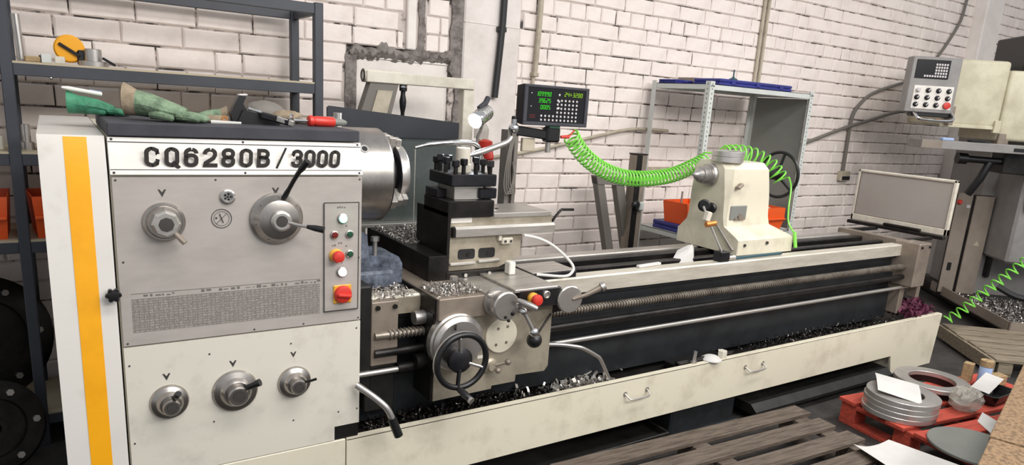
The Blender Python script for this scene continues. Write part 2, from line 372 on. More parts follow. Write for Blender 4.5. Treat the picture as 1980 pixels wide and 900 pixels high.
# niche with a broken concrete rim and a white board behind
g = G(); rr = random.Random(5)
nx = 46; top = []; bot = []
for i in range(nx+1):
    x = 1.352+(2.0-1.352)*i/nx
    t = 1.80+.02*i/nx+.010*math.sin(i*.45)+rr.uniform(-.007, .007)+(.022 if 13 < i < 18 else 0)
    if i < 4: t -= (4-i)*.018
    b = 1.722+.01*i/nx+rr.uniform(-.008, .008)
    top.append((x, t)); bot.append((x, b))
secs = []
for (x, t), (_, b) in zip(top, bot):
    secs.append([(x, WY+.05, b), (x, WY+.012+rr.uniform(0, .006), b+.004), (x, WY-.004-rr.uniform(0, .012), (b+t)/2+rr.uniform(-.015, .015)), (x, WY-.008+rr.uniform(-.004, .004), t-.012), (x, WY+.03, t)])
g.loft(secs)
secs = []
for i in range(30):
    z = 1.745-i*.06
    x0 = 1.352+rr.uniform(-.004, .004); x1 = 1.428+rr.uniform(-.004, .004)
    secs.append([(x0, WY+.04, z), (x0+.004, WY-.006+rr.uniform(-.002, .002), z), (x1-.006, WY-.005+rr.uniform(-.003, .003), z), (x1, WY+.045, z)])
g.loft(secs)
secs = []
for i in range(60):
    z = 3.3-i*.055
    x0 = 1.985+rr.uniform(-.009, .009); x1 = 2.066
    if z < 1.70: x0 = 2.022+rr.uniform(-.006, .006)
    secs.append([(x0, WY+.05, z), (x0+.006, WY-.008+rr.uniform(-.004, .003), z), (x1, WY-.01+rr.uniform(-.004, .004), z), (x1, WY+.05, z)])
g.loft(secs)
part('broken_edge', g, 'concrete', wall, 'rough grey broken concrete around the niche')
g = G().box(1.425, 2.03, WY+.02, WY+.055, .2, 1.745)
g.box(1.425, 2.03, WY+.012, WY+.022, 1.735, 1.745)
for i in range(6): g.box(1.80+i*.035, 1.804+i*.035, WY+.0185, WY+.02, 1.655-(i % 2)*.01, 1.672)
part('niche_board', g, 'plaster_w', wall, 'smooth white board set in the niche')
g = G()
for x0, x1 in ((1.708, 1.765),): g.box(x0, x1, WY-.02, WY+.04, 1.80, 3.3, .006)
part('pilaster_strip', g, 'plaster_w', wall)
secs = []
for i in range(28):
    z = 1.80+i*.056; x0 = 1.785+rr.uniform(-.006, .006); x1 = 1.825+rr.uniform(-.006, .006)
    secs.append([(x0, WY+.04, z), (x0, WY-.002+rr.uniform(-.006, .006), z), (x1, WY-.002+rr.uniform(-.006, .006), z), (x1, WY+.04, z)])
part('mortar_seam', G().loft(secs), 'concrete', wall)
struct('trim_1', G().box(2.066, 2.46, WY-.022, WY+.02, 0, 3.3, .008).box(2.066, 2.46, WY-.025, WY-.02, 1.988, 1.992), 'plaster', 'smooth white concrete column on the back wall')
struct('trim_2', G().box(7.95, 8.3, WY-.12, WY+.02, 0, 3.3, .01), 'plaster_w', 'white plastered pier at the far end')
# pipes and cables on the wall, each a thing of its own
g = G().tube([(2.602, WY-.03, 3.25), (2.60, WY-.03, 2.5), (2.592, WY-.03, 2.0), (2.583, WY-.03, 1.72)], .017, 10)
g.box(2.562, 2.604, WY-.05, WY+.005, 1.715, 1.74, .004).tube([(2.578, WY-.025, 1.72), (2.574, WY-.025, 1.50)], .011, 8)
solo('wall_conduit', g, 'conduit', 'cream painted conduit running up the wall above the digital readout', 'conduit', loc=(2.58, WY, 1.5))
for i, x in enumerate((4.695, 4.745)):
    solo('wall_conduit', G().tube([(x, WY-.02, 3.25), (x+.004, WY-.02, 2.4), (x+.01, WY-.02, 1.40)], .013, 8), 'conduit', 'left one of the paired beige conduits above the blue cases' if i == 0 else 'right one of the paired beige conduits above the blue cases', 'conduit', loc=(x, WY, 1.4))
g = G().tube([(2.325, WY-.045, 3.2), (2.318, WY-.045, 2.14), (2.312, WY-.045, 1.95), (2.30, WY-.045, 1.75), (2.288, WY-.045, 1.57)], .02, 10, 3)
cb = solo('corrugated_cable', g, 'cableb', 'thick black corrugated cable hanging down the white column', 'cable', loc=(2.3, WY, 1.57))
part('clip', G().box(2.285, 2.345, WY-.05, WY-.018, 1.955, 1.985, .004), 'black', cb)
solo('wall_cable', G().tube([(7.76, WY-.03, 3.0), (7.70, WY-.03, 2.82), (7.66, WY-.03, 2.62), (7.5, WY-.03, 2.40), (7.36, WY-.03, 2.25)], .013, 8, 4), 'cable', 'thin grey cable dropping down the wall to the control pendant', 'cable', loc=(7.4, WY, 2.3))
solo('wall_cable', G().tube([(7.02, WY-.1, 2.03), (6.72, WY-.05, 1.95), (6.35, WY-.03, 1.84), (6.15, WY-.03, 1.70), (6.10, WY-.03, 1.58), (6.10, WY-.03, 1.40), (6.11, WY-.03, 1.12)], .015, 8, 5), 'cable', 'dark cable curving from the control pendant down to the wall socket', 'cable', loc=(6.1, WY, 1.12))
solo('wall_cable', G().tube([(7.02, WY-.12, 1.74), (6.7, WY-.08, 1.69), (6.35, WY-.05, 1.60), (6.0, WY-.04, 1.52), (5.5, WY-.03, 1.38), (5.2, WY-.03, 1.30)], .016, 8, 4), 'cable', 'thick grey cable sloping from the pendant towards the grey shelf unit', 'cable', loc=(5.2, WY, 1.3))
solo('wall_cable', G().tube([(2.25, WY-.04, 1.20), (2.5, WY-.035, 1.235), (2.8, WY-.035, 1.29), (3.1, WY-.035, 1.355), (3.45, WY-.035, 1.42), (3.8, WY-.035, 1.42)], .011, 8, 4), 'conduit', 'cream cable rising along the bricks behind the green hose', 'cable', loc=(2.25, WY, 1.2))
s = thing('wall_socket', 'small beige wall socket at the end of the dark cable', 'socket', (6.13, WY, 1.08))
part('box', G().box(6.07, 6.21, WY-.05, WY+.002, 1.04, 1.13, .006), 'conduit', s)
part('face', G().box(6.08, 6.20, WY-.056, WY-.048, 1.05, 1.085, .003), 'black', s)
# ---------------------------------------------------------------- the lathe
lathe = thing('lathe', 'long cream metal lathe with CQ6280B/3000 on its headstock', 'lathe', (2.4, 2.5, 0))
FY = 2.10
# left end cover with its stripe
prof = [(FY, .0), (FY, 1.292), (FY+.024, 1.396), (3.05, 1.396), (3.05, 0)]
sc = part('end_cover', G().prism(prof, 'x', -.036, .111), 'white', lathe, 'white end cover with a yellow stripe')
g = G().prism([(FY-.0012, 0), (FY-.0012, 1.2918), (FY+.0225, 1.392), (FY+.026, 1.392), (FY+.003, 1.29), (FY+.003, 0)], 'x', .019, .071)
part('stripe', g, 'yellow', sc, 'yellow stripe')
g = G().turn((.103, FY, .975), (0, -1, 0), [(.008, 0), (.008, .012), (.014, .014), (.016, .022), (.013, .028), (0, .03)], 18)
for k in range(6): g.cyl((.103+.014*math.cos(k*PI/3), FY-.013, .975+.014*math.sin(k*PI/3)), (.103+.014*math.cos(k*PI/3), FY-.026, .975+.014*math.sin(k*PI/3)), .0058, n=10)
part('knob', g, 'black', sc)
# headstock casting
g = G().prism([(FY+.012, .40), (FY+.012, 1.29), (FY+.034, 1.394), (2.98, 1.394), (2.98, .40)], 'x', .116, .80)
hs = part('headstock', g, 'cream', lathe)
g = G().box(.116, .762, FY, 2.98, 0, .394, .003)
part('base_cabinet', g, 'cream', lathe)
g = G().box(.117, .802, FY+.01, 2.62, 1.397, 1.432, .003)
part('tool_mat', g, 'rubber', lathe, 'dark rubber tray on top of the headstock')
# tilted name plate
tilt = math.atan2(.024, .104)
def slope(z): return FY+(z-1.292)*.024/.104
g = G().prism([(slope(1.298)-.003, 1.298), (slope(1.394)-.003, 1.394), (slope(1.394)+.012, 1.394), (slope(1.298)+.012, 1.298)], 'x', .117, .808)
npl = part('name_plate', g, 'sign', lathe)
for z0, z1 in ((1.383, 1.394), (1.298, 1.308)):
    g = G().prism([(slope(z0)-.006, z0), (slope(z1)-.006, z1), (slope(z1)-.002, z1), (slope(z0)-.002, z0)], 'x', .117, .808)
    part('plate_rail', g, 'sign', npl)
    for x in (.126, .455, .797):
        zc = (z0+z1)/2
        part('screw', G().turn((x, slope(zc)-.006, zc), (0, -1, 0), [(.0035, 0), (.003, .002), (0, .0025)], 8), 'ink', npl)
for z in (1.3805, 1.3095):
    part('plate_line', G().prism([(slope(z)-.0035, z), (slope(z+.0022)-.0035, z+.0022), (slope(z+.0022), z+.0022), (slope(z), z)], 'x', .118, .807), 'ink', npl)
# CQ6280B/3000, bold condensed
zt = 1.3185
mt_ = front(0, slope(zt)-.0042, zt, -tilt)
g = lettering('CQ6280B', .197, .0482, .040, .056, mt_)
g2 = lettering('/', .541, .05, .034, .058, mt_)
g3 = lettering('3000', .585, .0382, .0355, .056, mt_)
part('lettering', g, 'ink', npl, 'dark lettering CQ6280B'); part('lettering', g2, 'ink', npl); part('lettering', g3, 'ink', npl, 'dark lettering 3000')
# grey dial panel and its printing
dp = part('dial_panel', G().box(.119, .808, FY, FY+.012, .818, 1.291, .001), 'grey', lathe, 'brushed grey control fascia')
def screw(x, z, p, y=FY, r=.003): part('screw', G().turn((x, y, z), (0, -1, 0), [(r, 0), (r*.8, .0015), (0, .002)], 8), 'ink', p)
for x, z in ((.128, 1.283), (.375, 1.283), (.80, 1.283), (.80, 1.03), (.133, 1.06), (.13, .826), (.47, .826), (.62, .826), (.80, .826)): screw(x, z, dp)
m = bpy.data.materials.new('printed_gear_table'); m.use_nodes = True; nt = m.node_tree; N = nt.nodes; L = nt.links; b = N['Principled BSDF']; b.inputs['Roughness'].default_value = .4; b.inputs['Metallic'].default_value = .2
tc = N.new('ShaderNodeTexCoord'); mp = N.new('ShaderNodeMapping'); L.new(tc.outputs['Object'], mp.inputs[0])
mp.inputs['Rotation'].default_value = (PI/2, 0, 0)
bt = N.new('ShaderNodeTexBrick'); bt.offset = 0; bt.inputs['Scale'].default_value = 1; bt.inputs['Brick Width'].default_value = .0125; bt.inputs['Row Height'].default_value = .0075; bt.inputs['Mortar Size'].default_value = .0011; bt.inputs['Mortar Smooth'].default_value = .2
L.new(mp.outputs[0], bt.inputs['Vector'])
bt.inputs['Color1'].default_value = lin('#aaa39d'); bt.inputs['Color2'].default_value = lin('#9b948e'); bt.inputs['Mortar'].default_value = lin('#827b76')
ns = N.new('ShaderNodeTexNoise'); ns.inputs['Scale'].default_value = 260; ns.inputs['Detail'].default_value = 1; L.new(tc.outputs['Object'], ns.inputs['Vector'])
mr = N.new('ShaderNodeMapRange'); mr.inputs['From Min'].default_value = .52; mr.inputs['From Max'].default_value = .58; L.new(ns.outputs['Fac'], mr.inputs['Value'])
mx = N.new('ShaderNodeMix'); mx.data_type = 'RGBA'; mx.inputs[7].default_value = lin('#837c77'); L.new(bt.outputs['Color'], mx.inputs[6]); L.new(mr.outputs[0], mx.inputs[0]); L.new(mx.outputs[2], b.inputs['Base Color'])
part('gear_table', G().box(.146, .672, FY-.0007, FY+.001, .856, .954), m, dp, 'printed table of feeds and threads')
g = G(); rg = random.Random(2); x = .148
g.box(.146, .672, FY-.0009, FY, .9685, .9695)
while x < .665:
    w = rg.uniform(.004, .014)
    if rg.random() < .75: g.box(x, x+w, FY-.0009, FY, .957+rg.uniform(0, .004), .961+rg.uniform(0, .006))
    x += w+rg.uniform(.003, .008)
part('table_heading', g, 'inkg', dp)
def chevron(x, z, p, s=.0105):
    g = G().prism([(x-s, z+s), (x-s*.55, z+s), (x, z+s*.2), (x+s*.55, z+s), (x+s, z+s), (x, z-s)], 'y', FY-.0008, FY); part('arrow_mark', g, 'ink', p)
chevron(.237, 1.247, dp); chevron(.54, 1.249, dp)
# round printed symbol and the sight glass
g = G().ring((.387, FY-.0008, 1.172), (0, -1, 0), .028, .0262, .0008, 32).ring((.387, FY-.0008, 1.172), (0, -1, 0), .021, .0202, .0008, 32)
g.bar((.372, FY-.0008, 1.157), (.402, FY-.0008, 1.187), .0008, .0022, up=(0, 1, 0)).bar((.382, FY-.0008, 1.187), (.392, FY-.0008, 1.16), .0008, .007, up=(0, 1, 0)).sph((.373, FY, 1.174), .003, 8, 6)
part('warning_symbol', g, 'ink', dp)
sg = part('oil_sight', G().turn((.405, FY, 1.235), (0, -1, 0), [(.021, 0), (.021, .006), (.017, .009), (.013, .009), (.013, .004), (0, .004)], 24), 'steelt', lathe)
g = G()
for k in range(5): g.sph((.405+.008*math.cos(k*1.257), FY-.006, 1.235+.008*math.sin(k*1.257)), .0032, 8, 6)
g.sph((.405, FY-.006, 1.235), .003, 8, 6); part('sight_dots', g, 'black', sg)
# lower cream panel with the notch at its corner
g = G().prism([(.119, .397), (.722, .397), (.722, .447), (.808, .447), (.808, .814), (.119, .814)], 'y', FY, FY+.012)
lp = part('lower_panel', g, 'cream2', lathe)
part('notch_shade', G().box(.7225, .806, FY+.0035, FY+.03, .3975, .4465), 'pan', lathe)  # dark box added behind the notch, its colour stands in for shade
for x, z in ((.13, .76), (.13, .52), (.34, .765), (.345, .545), (.58, .765), (.585, .50), (.795, .79), (.80, .5), (.735, .5)): screw(x, z, lp)
chevron(.222, .712, lp); chevron(.405, .724, lp); chevron(.587, .727, lp, .0095)
# selector dials
def dial(x, z, prof, n=40, mt='dialst'):
    return part('selector_dial', G().turn((x, FY, z), (0, -1, 0), prof, n), mt, lathe)
d = dial(.238, 1.168, [(.054, 0), (.054, .006), (.049, .012), (.046, .012), (.040, .026), (.036, .026)])
part('dial_hub', G().turn((.238, FY-.026, 1.168), (0, -1, 0), [(.037, 0), (.037, .018), (.031, .024), (.02, .024), (.02, .021), (0, .021)], 8), 'steel', d)
part('hub_cap', G().turn((.238, FY-.047, 1.168), (0, -1, 0), [(.0185, 0), (.0185, .004), (.007, .0045), (0, .0045)], 20), 'ink', d)
part('handle', G().tube([(.252, FY-.04, 1.150), (.275, FY-.052, 1.124), (.281, FY-.056, 1.117)], [.006, .008, .008], 10), 'taupe', d)
d = dial(.541, 1.168, [(.077, 0), (.077, .010), (.073, .014), (.071, .016), (.058, .036), (.030, .044)], 48)
g = G(); rg = random.Random(4)
for k in range(14):
    a = k*.449+.2; r = .052+.012*(k % 2); yy = FY-.031 if k % 2 == 0 else FY-.020
    g.cyl((.541+r*math.cos(a), yy+.006, 1.168+r*math.sin(a)), (.541+r*math.cos(a), yy-.0055, 1.168+r*math.sin(a)), .003, n=8)
part('dial_marks', g, 'ink', d)
part('dial_hub', G().turn((.541, FY-.044, 1.168), (0, -1, 0), [(.030, 0), (.030, .014), (.024, .019), (.017, .019), (.017, .016), (0, .016)], 28), 'steel', d)
part('hub_cap', G().turn((.541, FY-.060, 1.168), (0, -1, 0), [(.016, 0), (.016, .004), (.006, .0045), (0, .0045)], 20), 'ink', d)
g = G().tube([(.555, FY-.02, 1.225), (.566, FY-.05, 1.262), (.578, FY-.085, 1.305), (.592, FY-.11, 1.336), (.600, FY-.12, 1.350)], [.008, .0065, .007, .0095, .011], 12, 3)
part('lever', g, 'black', d, 'black curved lever')
g = G().tube([(.555, FY-.055, 1.165), (.585, FY-.075, 1.158), (.612, FY-.095, 1.155)], .0048, 10)
part('lever_rod', g, 'steelt', d)
g = G().tube([(.606, FY-.090, 1.1555), (.625, FY-.104, 1.153), (.648, FY-.118, 1.149)], [.006, .0095, .0105], 12)
part('lever', g, 'black', d, 'black lever grip')
for (x, z, r, hx, hz, blk) in ((.226, .634, .053, .010, .030, 0), (.409, .636, .067, .030, .030, 1), (.589, .634, .053, .035, .010, 2)):
    d = dial(x, z, [(r, 0), (r, .003), (r*.93, .010), (r*.70, .016), (r*.66, .022), (r*.55, .030), (r*.50, .030)], 44)
    part('dial_hub', G().turn((x, FY-.030, z), (0, -1, 0), [(r*.46, 0), (r*.46, .020), (r*.40, .025), (r*.27, .025), (r*.27, .022), (0, .022)], 26), 'dialst', d)
    part('hub_cap', G().turn((x, FY-.052, z), (0, -1, 0), [(r*.25, 0), (r*.25, .003), (0, .0035)], 18), 'ink', d)
    if blk == 1: g = G().tube([(x+.018, FY-.035, z+.018), (x+.035, FY-.055, z+.030), (x+.058, FY-.07, z+.044)], [.006, .0105, .0115], 12)
    elif blk == 0: g = G().tube([(x+.008, FY-.035, z+.02), (x+.014, FY-.052, z+.036), (x+.018, FY-.060, z+.046)], [.006, .009, .009], 12)
    else: g = G().tube([(x+.02, FY-.03, z+.006), (x+.04, FY-.045, z+.014), (x+.056, FY-.052, z+.020)], .0042, 10)
    part('handle', g, 'black' if blk < 2 else 'darks', d)
# push button station
cp = part('control_plate', G().box(.685, .797, FY-.004, FY, .859, 1.211, .002), 'grey', lathe)
g = G()
for a, b_ in (((.685, .859), (.797, .859)), ((.797, .859), (.797, 1.211)), ((.797, 1.211), (.685, 1.211)), ((.685, 1.211), (.685, .859))): g.bar((a[0], FY-.004, a[1]), (b_[0], FY-.004, b_[1]), .002, .0022, up=(0, 1, 0))
part('plate_outline', g, 'ink', cp)
def bezel(x, z, r): return part('bezel', G().turn((x, FY-.004, z), (0, -1, 0), [(r, 0), (r, .006), (r*.8, .008), (r*.78, .006), (r*.78, 0)], 24), 'steelt', cp)
for x, z, r, mt, h in ((.743, 1.161, .013, 'lampg', .016), (.742, .988, .013, 'lampw', .016), (.717, 1.110, .010, 'redb', .010), (.766, 1.110, .010, 'green', .010), (.767, 1.046, .010, 'green', .010)):
    bezel(x, z, r*1.25); part('signal_lamp' if mt.startswith('lamp') else 'push_button', G().turn((x, FY-.004, z), (0, -1, 0), [(r, 0), (r, h*.7), (r*.75, h), (0, h*1.05)], 24), mt, cp)
part('stop_collar', G().turn((.722, FY-.004, 1.043), (0, -1, 0), [(.0215, 0), (.0215, .005), (.016, .010), (.013, .018), (.012, .018)], 28), 'collar', cp)
part('emergency_stop', G().turn((.722, FY-.020, 1.043), (0, -1, 0), [(.011, 0), (.019, .006), (.0195, .014), (.016, .020), (.008, .0225), (0, .023)], 28), 'red', cp)
part('switch_plate', G().box(.714, .774, FY-.009, FY-.003, .883, .945, .003), 'collar', cp)
part('main_switch', G().turn((.744, FY-.009, .914), (0, -1, 0), [(.029, 0), (.029, .006), (.026, .012), (.020, .014), (0, .014)], 30), 'red', cp)
part('switch_grip', G().obox((.744, FY-.028, .914), (.046, .014, .011), (0, .15, 0), .004, 2), 'red', cp)
g = G(); rg = random.Random(9)
for (x, z, k) in ((.738, 1.194, 4), (.766, 1.134, 1), (.742, 1.080, 2), (.766, 1.070, 1), (.722, 1.073, 2), (.744, 1.015, 2)):
    for i in range(k): g.box(x-.012+i*.007, x-.008+i*.007+rg.uniform(0, .002), FY-.0048, FY-.004, z, z+rg.uniform(.003, .006))
part('button_captions', g, 'inkg', cp)
# chuck
AX, AZ = 2.55, 1.244
ck = part('chuck', G().turn((.80, AX, AZ), (1, 0, 0), [(.10, 0), (.10, .018), (.168, .020), (.177, .026), (.177, .235), (.171, .243), (.13, .244), (.06, .244)], 64), 'dialst', lathe)
g = G()
for k in range(3):
    a = math.radians(102+120*k)
    dy, dz = -math.sin(a), math.cos(a)
kh = Vector((.935, AX-.177*math.cos(math.radians(38)), AZ+.177*math.sin(math.radians(38)))); nn = Vector((0, -math.cos(math.radians(38)), math.sin(math.radians(38))))
part('key_socket', G().turn(kh-nn*.006, nn, [(.016, 0), (.016, .0075), (.0105, .0075), (.0105, 0)], 24, caps=False), 'steelt', ck)
part('socket_hole', G().turn(kh-nn*.006, nn, [(.0105, 0), (.0105, .0068), (0, .0068)], 20), 'black', ck)
for k in range(3):
    a = math.radians(-40+120*k)                      # jaws with steps
    m4 = Matrix.Translation((1.044, AX, AZ)) @ Euler((-a, 0, 0)).to_matrix().to_4x4()
    g = G().box(0, .030, -.16, -.052, -.022, .022, .003, 1, m4); g.box(.030, .055, -.15, -.088, -.02, .02, .003, 1, m4); g.box(.055, .078, -.145, -.118, -.02, .02, .003, 1, m4)
    part('jaw', g, 'steel', ck)
part('workpiece', G().turn((1.044, AX+.0, AZ), (1, 0, 0), [(.085, 0), (.085, .045), (.112, .046), (.118, .05), (.118, .082), (.114, .085), (.05, .085)], 56), 'blackst', ck)
part('workpiece_rim', G().turn((1.044, AX, AZ), (1, 0, 0), [(.1195, .052), (.1195, .080), (.116, .0862), (.100, .0862), (.1, .08)], 56, caps=False), 'steelt', ck)
# guard on top of the chuck
part('chuck_key', G().cyl((.90, AX+.05, AZ+.165), (.90, AX+.05, AZ+.225), .016, n=14).cyl((.855, AX+.05, AZ+.20), (.90, AX+.05, AZ+.20), .010, n=12), 'steelt', ck)
# splash guard behind the chuck
sp = part('splash_guard', G().box(1.00, 1.625, 3.0, 3.006, .955, 1.385), 'sheet', lathe)
part('guard_top', G().prism([(.99, 1.36), (.99, 1.478), (1.0, 1.485), (1.63, 1.437), (1.63, 1.36)], 'y', 2.985, 3.0), 'navy', sp, 'dark navy upper strip')
part('guard_ledge', G().box(.95, 1.63, 2.94, 3.0, .955, .972, .002), 'steel', sp)
part('guard_stay', G().box(1.02, 1.06, 3.01, 3.03, .4, 1.36).box(1.56, 1.6, 3.01, 3.03, .4, 1.36), 'bedpaint', sp)
# bed
bed = part('bed', G().box(.80, 4.42, 2.285, 2.34, .36, .775).box(.80, 4.42, 2.585, 2.64, .36, .775).box(.80, 4.42, 2.285, 2.64, .36, .42), 'bedpaint', lathe)
g = G()
for k in range(9): g.box(1.2+k*.4, 1.235+k*.4, 2.34, 2.585, .42, .72)
part('bed_rib', g, 'bedpaint', bed)
def way(y0, y1, nm):
    part(nm, G().prism([(y0, .775), (y0, .838), (y0+.006, .844), (y1-.006, .844), (y1, .838), (y1, .775)], 'x', .80, 4.42), 'rail' if nm == 'front_way' else ('steel' if nm == 'rear_way' else 'darks'), bed)
way(2.238, 2.312, 'front_way'); way(2.596, 2.672, 'rear_way'); way(2.37, 2.41, 'inner_way'); way(2.51, 2.55, 'inner_way')
part('way_support', G().box(.85, 4.40, 2.37, 2.41, .42, .776).box(.85, 4.40, 2.51, 2.55, .42, .776), 'bedpaint', bed)
part('front_channel', G().box(.80, 4.42, 2.262, 2.286, .60, .66).box(.80, 4.42, 2.262, 2.286, .755, .776).box(.80, 4.42, 2.27, 2.286, .36, .56), 'bedpaint', bed)
# lead screw with thread, feed shaft, switch rod
g = G().cyl((.9, 2.2, .713), (4.45, 2.2, .713), .0145, n=16)
TP = .016; nturn = int((4.40-.95)/TP); sec = 10; prev = None
for i in range(nturn*sec+1):
    a = 2*PI*i/sec; x = .95+TP*i/sec; cy, sy = math.cos(a), math.sin(a)
    cur = [g.bm.verts.new((x+dx, 2.2+cy*r, .713+sy*r)) for dx, r in ((-.0045, .0143), (-.0025, .0195), (.0025, .0195), (.0045, .0143))]
    if prev:
        for q in range(3): g.bm.faces.new((prev[q], prev[q+1], cur[q+1], cur[q]))
    prev = cur
part('lead_screw', g, 'screwst', lathe)
part('feed_rod', G().cyl((.9, 2.2, .647), (4.45, 2.2, .647), .0155, n=16), 'darks', lathe)
part('switch_rod', G().cyl((.8, 2.195, .578), (4.62, 2.195, .578), .0105, n=14), 'steel', lathe)
eb = part('end_bracket', G().box(4.405, 4.545, 2.13, 2.29, .59, .868, .006), 'taupe', lathe)
for x in (4.43, 4.52): part('bolt', G().cyl((x, 2.13, .845), (x, 2.122, .845), .008, n=6), 'darks', eb)
part('end_stub', G().cyl((4.545, 2.2, .713), (4.63, 2.2, .713), .02, n=14).box(4.56, 4.60, 2.17, 2.23, .50, .83, .004), 'taupe', eb)
part('end_plate', G().box(4.42, 4.47, 2.20, 2.69, .40, .872, .004), 'taupe', lathe)
# chip tray and its right foot
tr = part('chip_tray', G().prism([(.765, .172), (.765, .395), (4.808, .386), (4.78, .047), (4.30, .047), (4.262, .172)], 'y', FY, FY+.012), 'cream', lathe, 'cream front of the long chip tray')
part('tray_lip', G().box(.765, 4.80, FY, FY+.03, .384, .391, .002), 'cream', tr)
part('tray_floor', G().box(.72, 4.80, FY+.012, 3.10, .325, .335).box(.72, 4.80, 3.09, 3.10, .335, .40).box(4.79, 4.80, FY+.012, 3.10, .335, .386).box(.73, .80, FY+.02, FY+.04, .335, .44), 'pan', tr)
part('tray_side', G().prism([(FY+.012, .047), (FY+.012, .386), (2.7, .386), (2.7, .047)], 'x', 4.775, 4.79), 'cream', tr)
part('foot_side', G().box(4.30, 4.31, FY+.012, 2.7, .047, .17), 'cream', tr)
for x0, x1 in ((2.045, 2.177), (2.855, 2.993)):
    part('handle', G().tube([(x0, FY-.001, .325), (x0+.004, FY-.02, .314), (x0+.02, FY-.032, .306), (x1-.02, FY-.032, .306), (x1-.004, FY-.02, .314), (x1, FY-.001, .325)], .0042, 8, 3).cyl((x0, FY, .325), (x0, FY-.003, .325), .011, n=14).cyl((x1, FY, .325), (x1, FY-.003, .325), .011, n=14), 'steel', tr)
# pedestals and drip pans below
part('pedestal', G().box(2.40, 2.86, 2.13, 2.95, 0, .325, .01).box(2.38, 2.88, 2.11, 2.97, 0, .03, .006), 'bedpaint', lathe)
part('pedestal', G().box(.9, 1.2, 2.2, 2.95, 0, .325, .01), 'bedpaint', lathe)
part('pedestal', G().box(4.32, 4.76, 2.2, 2.95, 0, .325, .01), 'bedpaint', lathe)
part('drip_pan', G().box(1.0, 2.33, 2.08, 2.9, .05, .06).box(1.0, 2.33, 2.07, 2.085, .05, .09, .003).box(2.32, 2.335, 2.08, 2.9, .05, .09), 'pan', lathe)
part('drip_pan', G().prism([(2.06, .05), (2.06, .068), (2.10, .10), (2.9, .10), (2.9, .05)], 'x', 2.95, 4.25), 'pan', lathe)
# feed bracket by the headstock
fb = part('feed_bracket', G().box(.888, .99, 2.2, 2.5, .60, .838, .003), 'taupe', lathe)
for x in (.91, .975): part('bolt', G().cyl((x, 2.2, .818), (x, 2.192, .818), .009, n=6), 'darks', fb)
part('bracket_foot', G().box(.87, .985, 2.21, 2.5, .42, .60, .004), 'pan', fb)
part('feed_gearbox', G().box(.80, .89, 2.2, 2.6, .50, .90, .006), 'pan', lathe)
part('gap_casting', G().prism([(.83, .845), (1.09, .845), (1.09, .92), (1.075, .948), (1.04, .956), (.83, .956)], 'y', 2.40, 2.58).box(.83, 1.03, 2.33, 2.40, .845, .915, .01), 'bluegrey', lathe)
part('gap_bolt', G().cyl((.985, 2.42, .95), (.985, 2.42, 1.01), .009, n=12).cyl((.985, 2.42, 1.01), (.985, 2.42, 1.027), .016, n=6), 'steelt', lathe)
part('headstock_foot', G().prism([(.80, .845), (.95, .845), (.93, 1.05), (.80, 1.05)], 'y', 2.36, 2.9), 'bluegrey', lathe)
# carriage saddle, apron
sd = part('saddle', G().box(1.10, 1.60, 2.10, 2.75, .775, .856, .003), 'taupe', lathe)
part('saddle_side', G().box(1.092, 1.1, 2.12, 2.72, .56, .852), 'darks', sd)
part('saddle_plate', G().box(1.29, 1.40, 2.08, 2.36, .852, .862, .002).box(1.40, 1.60, 2.07, 2.37, .858, .872, .003), 'steel', sd)
part('saddle_wing', G().box(1.60, 1.83, 2.25, 2.42, .80, .872, .003), 'blackst', sd)
part('wing_top', G().box(1.605, 1.825, 2.255, 2.415, .872, .876, .001), 'steel', sd)
cbx = part('switch_box', G().box(1.42, 1.615, 2.068, 2.11, .795, .866, .003), 'black', sd)
part('stop_collar', G().turn((1.478, 2.068, .834), (0, -1, 0), [(.023, 0), (.023, .010), (.019, .016), (.016, .022)], 26), 'collar', sd)
part('emergency_stop', G().turn((1.478, 2.05, .834), (0, -1, 0), [(.015, 0), (.022, .008), (.0225, .020), (.018, .027), (.009, .030), (0, .0305)], 26), 'red', sd)
part('key_switch', G().turn((1.540, 2.068, .843), (0, -1, 0), [(.016, 0), (.016, .008), (.012, .010), (.012, .006), (0, .006)], 22), 'steelt', sd)
ap = part('apron', G().prism([(1.10, .46), (1.35, .466), (1.352, .478), (1.46, .478), (1.462, .505), (1.60, .50), (1.617, .52), (1.617, .795), (1.10, .795)], 'y', 2.12, 2.28), 'beige', lathe)
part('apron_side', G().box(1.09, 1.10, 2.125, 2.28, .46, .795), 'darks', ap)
part('round_cover', G().turn((1.38, 2.12, .682), (0, -1, 0), [(.070, 0), (.070, .006), (.067, .008), (0, .008)], 48), 'cream', ap)
for dx, dz in ((-.018, .03), (.024, .034), (-.024, -.034), (.022, -.03)): part('screw', G().cyl((1.38+dx, 2.113, .682+dz), (1.38+dx, 2.111, .682+dz), .006, n=10), 'taupe', ap)
part('maker_plate', G().box(1.28, 1.325, 2.118, 2.12, .60, .612), 'sign', ap)
part('bolt', G().cyl((1.60, 2.12, .775), (1.60, 2.114, .775), .006, n=10), 'ink', ap)
